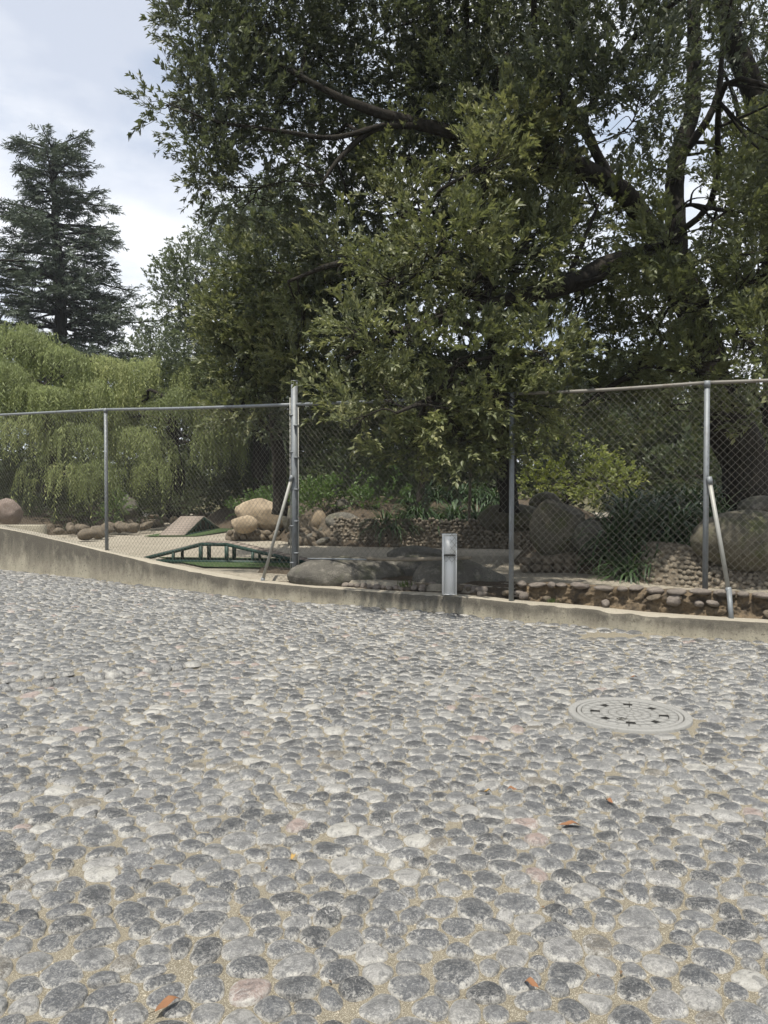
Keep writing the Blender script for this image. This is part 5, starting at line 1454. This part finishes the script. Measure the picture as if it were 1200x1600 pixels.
# ---- tall conifer
def conifer():
    rng = np.random.default_rng(5)
    D = 40.0
    b = P(96, 800, D); b[2] = 0
    t = thing('conifer_tree', b, 'tall dark layered conifer standing against the sky at the left', 'tree')
    top = P(82, 226, D)
    trunk = catmull([b, P(95, 560, D), P(90, 400, D), P(84, 280, D), top], 10)
    c, r = limb_mesh('trunk', [b, P(95, 560, D), P(90, 400, D), P(84, 290, D), top], [.5, .36, .25, .13, .03], t, seed=71, n=12)
    # needle tuft template: flat spray of narrow blades
    tp = []
    for _ in range(6):
        V, F, T, n = [], [], [], 0
        for q in range(13):
            f = q / 12
            bs = np.array([f * 0.5, 0, 0.03 * math.sin(3 * f)])
            s = 1 if q % 2 else -1
            dr = np.array([0.8, s * rng.uniform(.35, 1.0), rng.normal(-0.05, .28)])
            V.append(leaf_tpl(rng.uniform(.20, .36) * (1.1 - .3 * f), 0.062, bs, dr, unit(rng.normal(0, .45, 3) + [0, 0, 1]), 0.05, 0.2)); F.append(LF + n); T.append(np.full(4, rng.uniform(0, .35))); n += 4
        tp.append((np.concatenate(V), np.concatenate(F), np.concatenate(T)))
    prof_y = [195, 215, 240, 290, 310, 340, 345, 380, 420, 470, 520, 560, 620, 700]
    prof_l = [8, 36, 50, 52, 44, 70, 82, 100, 112, 125, 134, 138, 125, 100]
    prof_r = [8, 44, 50, 66, 82, 60, 112, 90, 100, 122, 132, 138, 130, 105]
    PP, XX, SS, TT = [], [], [], []
    BV, BF, k = [], [], 0
    py = 230.0; j = 0
    while py < 640:
        i = int(np.argmin(np.abs(project(c)[1] - py)))
        a0 = c[i]
        nb = 5 if py > 260 else 4
        for q in range(nb):
            az = j * 2.399 + q * 2 * math.pi / nb + rng.normal(0, .25)
            side = np.interp(py, prof_y, prof_r if math.cos(az) > 0 else prof_l) * D / 1200
            L = side * rng.uniform(0.6, 1.18)
            el = rng.uniform(0.02, 0.30) if py > 300 else rng.uniform(0.3, 0.8)
            dr = np.array([math.cos(az), math.sin(az), 0])
            tt = np.linspace(0, 1, 8)
            q_ = a0 + dr * (tt * L)[:, None] + np.array([0, 0, 1.0]) * (L * (el * tt - 0.30 * tt ** 2 + 0.14 * tt ** 4))[:, None]
            q_ = q_ + rng.normal(0, .05 * L, 3) * tt[:, None]
            v, f = tube(q_, np.linspace(0.05 + 0.012 * L, 0.012, 8), 4, False)
            BV.append(v); BF.append(f + k); k += len(v)
            n = int(6 + L * 8.5)
            f_ = rng.uniform(0.22, 1.0, n) ** 0.8
            p = np.stack([np.interp(f_, tt, q_[:, m]) for m in range(3)], -1)
            lat = np.array([-dr[1], dr[0], 0])
            sp = rng.normal(0, 0.17 * L * (1.15 - f_) + 0.10, n)
            p = p + lat * sp[:, None] + np.array([0, 0, 1]) * (rng.normal(-.02, .07, n) - 0.18 * np.abs(sp))[:, None]
            x = dr * rng.uniform(.5, 1, n)[:, None] + lat * (np.sign(sp) * rng.uniform(0.1, .8, n))[:, None] + np.array([0, 0, 1]) * rng.normal(-.02, .32, n)[:, None]
            PP.append(p); XX.append(x); SS.append(rng.uniform(.6, 1.15, n)); TT.append(np.clip(.3 + rng.normal(0, .17, n), 0, .9))
        py += rng.uniform(7, 15); j += 1
    p, x, s, tt = map(np.concatenate, (PP, XX, SS, TT))
    u = unit(np.array([0, 0, 1.0]) + rng.normal(0, .3, p.shape))
    V, F, T = place(tp, p, unit(x), u, s, tt, rng)
    mk('crown', V, F, M['conifer'], t, attrs={'tint': T})
    mk('branches', np.concatenate(BV), np.concatenate(BF), M['bark'], t, smooth=True)
conifer()

# ------------------------------------------------------------------ shrubs, lilies, grass
def shrub(lobes, base, label, mat, dens, tb=0.35, tpl=SHRB, group=None):
    lw = lobes_world(lobes)
    t = thing('shrub', base, label, 'shrub', group)
    crown(lw, tpl, dens, 1, mat, 'foliage', t, rg, tb=tb, gap=-0.4, inner=0.35, up=0.6)
    b = np.array(base, float)
    branches(lw, [(np.array([b, b + [0, 0, .15]]), np.array([.03, .025]))], t, rg, 'twig', r0=0.012, twigs=4, name='stems')
shrub([(495, 778, 18.6, 28, 18), (525, 768, 18.9, 26, 18), (480, 790, 18.4, 18, 12), (548, 762, 19.2, 26, 16)], P(505, 805, 18.8), 'bright green leafy shrub above the boulders, right of the tall post', 'shrub', 80, 0.4)
shrub([(590, 775, 18.6, 30, 24), (620, 760, 19, 32, 26), (565, 790, 18.3, 20, 16)], P(595, 812, 18.6), 'dim olive shrub above the left part of the pebble wall', 'shrub', 50, 0.15)
shrub([(405, 790, 24, 30, 12), (435, 778, 24.5, 30, 14), (375, 796, 25, 20, 8)], P(420, 800, 24.5), 'low grassy green shrub behind the tan boulders', 'shrub', 40, 0.25)
shrub([(185, 790, 22.6, 14, 18), (172, 802, 22.4, 12, 12)], P(182, 822, 22.5), 'small light green tuft beside the pale pitted rock', 'shrub', 60, 0.6)

shrub([(70, 800, 22.6, 34, 14), (110, 806, 22.4, 26, 10), (40, 795, 22.8, 26, 16), (140, 800, 22.8, 24, 16)], P(95, 822, 22.6), 'dark low weeds on the bank under the left willow', 'wood_leaf', 42, 0.3)
shrub([(250, 790, 24.4, 26, 14), (285, 786, 25.5, 28, 16), (225, 796, 24, 18, 12)], P(255, 812, 24.6), 'dark low weeds on the bank behind the A-frame ramp', 'wood_leaf', 42, 0.35)
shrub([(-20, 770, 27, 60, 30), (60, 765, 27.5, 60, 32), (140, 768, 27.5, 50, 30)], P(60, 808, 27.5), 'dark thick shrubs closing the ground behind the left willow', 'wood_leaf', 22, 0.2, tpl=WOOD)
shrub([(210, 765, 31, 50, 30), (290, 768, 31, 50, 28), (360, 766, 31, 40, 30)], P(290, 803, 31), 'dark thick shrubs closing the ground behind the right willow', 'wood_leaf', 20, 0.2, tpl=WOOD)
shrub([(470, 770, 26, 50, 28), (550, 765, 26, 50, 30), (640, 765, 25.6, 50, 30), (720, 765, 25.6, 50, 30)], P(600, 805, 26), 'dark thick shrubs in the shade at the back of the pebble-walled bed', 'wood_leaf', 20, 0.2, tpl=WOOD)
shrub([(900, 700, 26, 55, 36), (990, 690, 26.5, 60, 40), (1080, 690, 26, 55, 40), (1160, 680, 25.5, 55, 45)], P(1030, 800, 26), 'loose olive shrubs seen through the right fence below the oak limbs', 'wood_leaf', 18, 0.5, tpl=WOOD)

def lily_templates(k, n, seed):
    r = np.random.default_rng(seed); out = []
    for _ in range(k):
        V, F, T, c = [], [], [], 0
        for q in range(n):
            az = r.uniform(0, 6.283); L = r.uniform(.5, 1.0); el = r.uniform(.45, 1.5); w = r.uniform(.024, .042)
            t = np.linspace(0, 1, 6)
            ang = el - t * r.uniform(1.3, 3.0)
            rr = np.concatenate([[0], np.cumsum(np.cos(ang[:-1]))]) * L / 5; zz = np.concatenate([[0], np.cumsum(np.sin(ang[:-1]))]) * L / 5
            d = np.array([math.cos(az), math.sin(az), 0]); s = np.array([-d[1], d[0], 0])
            c0 = d * rr[:, None] + np.array([0, 0, 1]) * zz[:, None] + d * .05
            ww = w * np.array([.8, 1, 1, .9, .65, .08])
            v = np.concatenate([c0 - s * ww[:, None] / 2, c0 + s * ww[:, None] / 2])
            f = np.array([[i, i + 1, i + 7] for i in range(5)] + [[i, i + 7, i + 6] for i in range(5)])
            V.append(v); F.append(f + c); T.append(np.full(12, r.uniform(0, .9) ** 1.6)); c += 12
        out.append((np.concatenate(V), np.concatenate(F), np.concatenate(T)))
    return out
LIL = lily_templates(6, 105, 3)
lily_me = [np_mesh('lily_leaves', V, F, M['lily'], attrs={'tint': T}) for V, F, T in LIL]
def bed_drop(x, y):
    """Top of whatever ground lies at x, y (the planting beds are already built)."""
    dg = bpy.context.evaluated_depsgraph_get()
    z = YZ
    for o in BEDS:
        hit, loc, _n, _i = o.ray_cast(Vector((x, y, 50)) - o.location, Vector((0, 0, -1)))
        if hit: z = max(z, (loc + o.location).z)
    return z
bpy.context.view_layer.update()
BEDS = [o for o in COL.objects if o.name.startswith(('planting_bed',))]
def lilies(spots, label, group):
    for k, (px, py, d, s) in enumerate(spots):
        q = P(px, py, d)
        z = bed_drop(q[0], q[1]) - 0.02
        t = thing('lily_clump', (q[0], q[1], z), label, 'lily plant', group)
        o = bpy.data.objects.new('leaves', lily_me[(k * 5 + int(px)) % 6]); COL.objects.link(o)
        o.parent = t; o.rotation_euler = (0, 0, random.uniform(0, 6)); o.scale = (s, s, s * random.uniform(.9, 1.1))
        o['kind'] = 'stuff'
r_ = random.Random(4)
lilies([(604 + 20 * k + r_.uniform(-6, 6), 780, 17.5 + r_.uniform(-.1, .3), r_.uniform(.85, 1.15)) for k in range(10)],
       'dark strap-leaved lily clump drooping over the front edge of the pebble wall', 'lilies along the pebble wall')
lilies([(640 + 20 * k + r_.uniform(-6, 6), 780, 18.5 + r_.uniform(0, .9), .85) for k in range(8)],
       'dark strap-leaved lily clump in the shade behind the pebble wall row', 'lilies behind the pebble wall row')
lilies([(948 + 15 * k + r_.uniform(-6, 6), 820, 11.15 + (k % 3) * 0.35 - k * 0.06, r_.uniform(.8, 1.1)) for k in range(13)] + [(985 + 16 * k, 850, 10.45 + (k % 2) * .2, .8) for k in range(6)],
       'dark green strap-leaved lily clump at the front of the right bank above the pebbles', 'lilies at the front of the right bank')
lilies([(975 + 16 * k, 800, 12.6 + r_.uniform(-.3, .6), 1.0) for k in range(15)],
       'tall strap-leaved lily clump at the back of the right bank near the big trunk', 'lilies at the back of the right bank')

def tuft(px, py, d, z, label, s=1.0):
    r = np.random.default_rng(int(px))
    V, F, T, c = [], [], [], 0
    q = P(px, py, d)
    for k in range(46):
        az = r.uniform(0, 6.28); L = r.uniform(.04, .12) * s; lean = r.uniform(.1, .9)
        b = np.array([q[0] + r.normal(0, .05 * s), q[1] + r.normal(0, .03 * s), z])
        V.append(leaf_tpl(L, .009 * s, b, [math.cos(az) * lean, math.sin(az) * lean, 1], [math.cos(az), math.sin(az), .3], .1, .3)); F.append(LF + c); T.append(np.full(4, r.uniform(0, .9))); c += 4
    o = mk('weed_tuft', np.concatenate(V), np.concatenate(F), M['grass'], loc=(q[0], q[1], z), attrs={'tint': np.concatenate(T)})
    props(o, label, 'weed')
tuft(634, 922, kd(634, 0.30), 0.255, 'little green weed growing on the kerb left of the metal box')
tuft(512, 915, kd(512, 0.28), 0.25, 'tiny weed at the left end of the cobble edging', 0.7)
tuft(862, 948, kd(862, 0.22), 0.21, 'tiny weed on the kerb right of the middle post', 0.6)

# fallen leaves
def fallen(px, py, mat, label, L=0.075, rz=0.4, z=None):
    d = GD(py)
    q = P(px, py, d)
    zz = float(H(q[0], q[1])) + 0.022 if z is None else z
    n = 7; t = np.linspace(0, 1, n)
    w = 0.42 * L * np.sin(np.pi * np.clip(t * .96 + .02, 0, 1)) ** .8
    zc = 0.006 * np.sin(t * 3.0) + .004 * np.cos(t * 9)
    up = 0.010
    v = np.concatenate([np.stack([(t - .5) * L, -w / 2, zc + up * w / w.max()], -1), np.stack([(t - .5) * L, w * 0, zc], -1), np.stack([(t - .5) * L, w / 2, zc + up * .6 * w / w.max()], -1)])
    f = [[r * n + i, r * n + i + 1, (r + 1) * n + i + 1, (r + 1) * n + i] for r in (0, 1) for i in range(n - 1)]
    v = rotz(v, rz) + np.array([q[0], q[1], zz])
    t0 = mk('fallen_leaf', v, np.array(f), M[mat], loc=(q[0], q[1], zz), smooth=True)
    props(t0, label, 'leaf')
    stem = MB().tube([v[n] , v[n] + rotz(np.array([-0.02, 0.004, 0.003]), rz)], 0.0011, 4).build('stem', M['twig'], t0)
fallen(262, 1584, 'dead_leaf', 'curled red-brown dead leaf at the bottom left', 0.085, 0.9)
fallen(458, 1352, 'gold_leaf', 'small golden leaf standing between cobbles left of centre', 0.045, 1.4)
fallen(890, 1299, 'dead_leaf', 'long orange-brown dead leaf lying below the manhole', 0.095, 0.1)
fallen(952, 1262, 'dead_leaf', 'small rust-coloured leaf between the manhole and the long brown leaf', 0.05, 1.9)
fallen(830, 1552, 'dead_leaf', 'crumpled brown leaf between pale cobbles at the bottom right', 0.05, 2.4)
fallen(762, 1246, 'gold_leaf', 'tiny yellow leaf left of the manhole row', 0.04, 0.2)
fallen(800, 1243, 'dead_leaf', 'dry brown leaf scraps in a joint below centre', 0.05, 2.9)
fallen(990, 1062, 'dead_leaf', 'little reddish leaf on the cobbles just beyond the manhole', 0.06, 0.3)

# ------------------------------------------------------------------ thin summer haze
hz = MB().box((0, 600, 12.6), (1810, 1810, 28)).build('haze', bpy.data.materials.new('haze_air'))
hz['kind'] = 'stuff'
hm = hz.data.materials[0]; hm.use_nodes = True
hm.node_tree.nodes.clear()
pv = hm.node_tree.nodes.new('ShaderNodeVolumePrincipled'); ho = hm.node_tree.nodes.new('ShaderNodeOutputMaterial')
pv.inputs['Color'].default_value = (0.86, 0.92, 1.0, 1)
pv.inputs['Density'].default_value = 0.0005
pv.inputs['Anisotropy'].default_value = 0.0
hm.node_tree.links.new(pv.outputs[0], ho.inputs['Volume'])
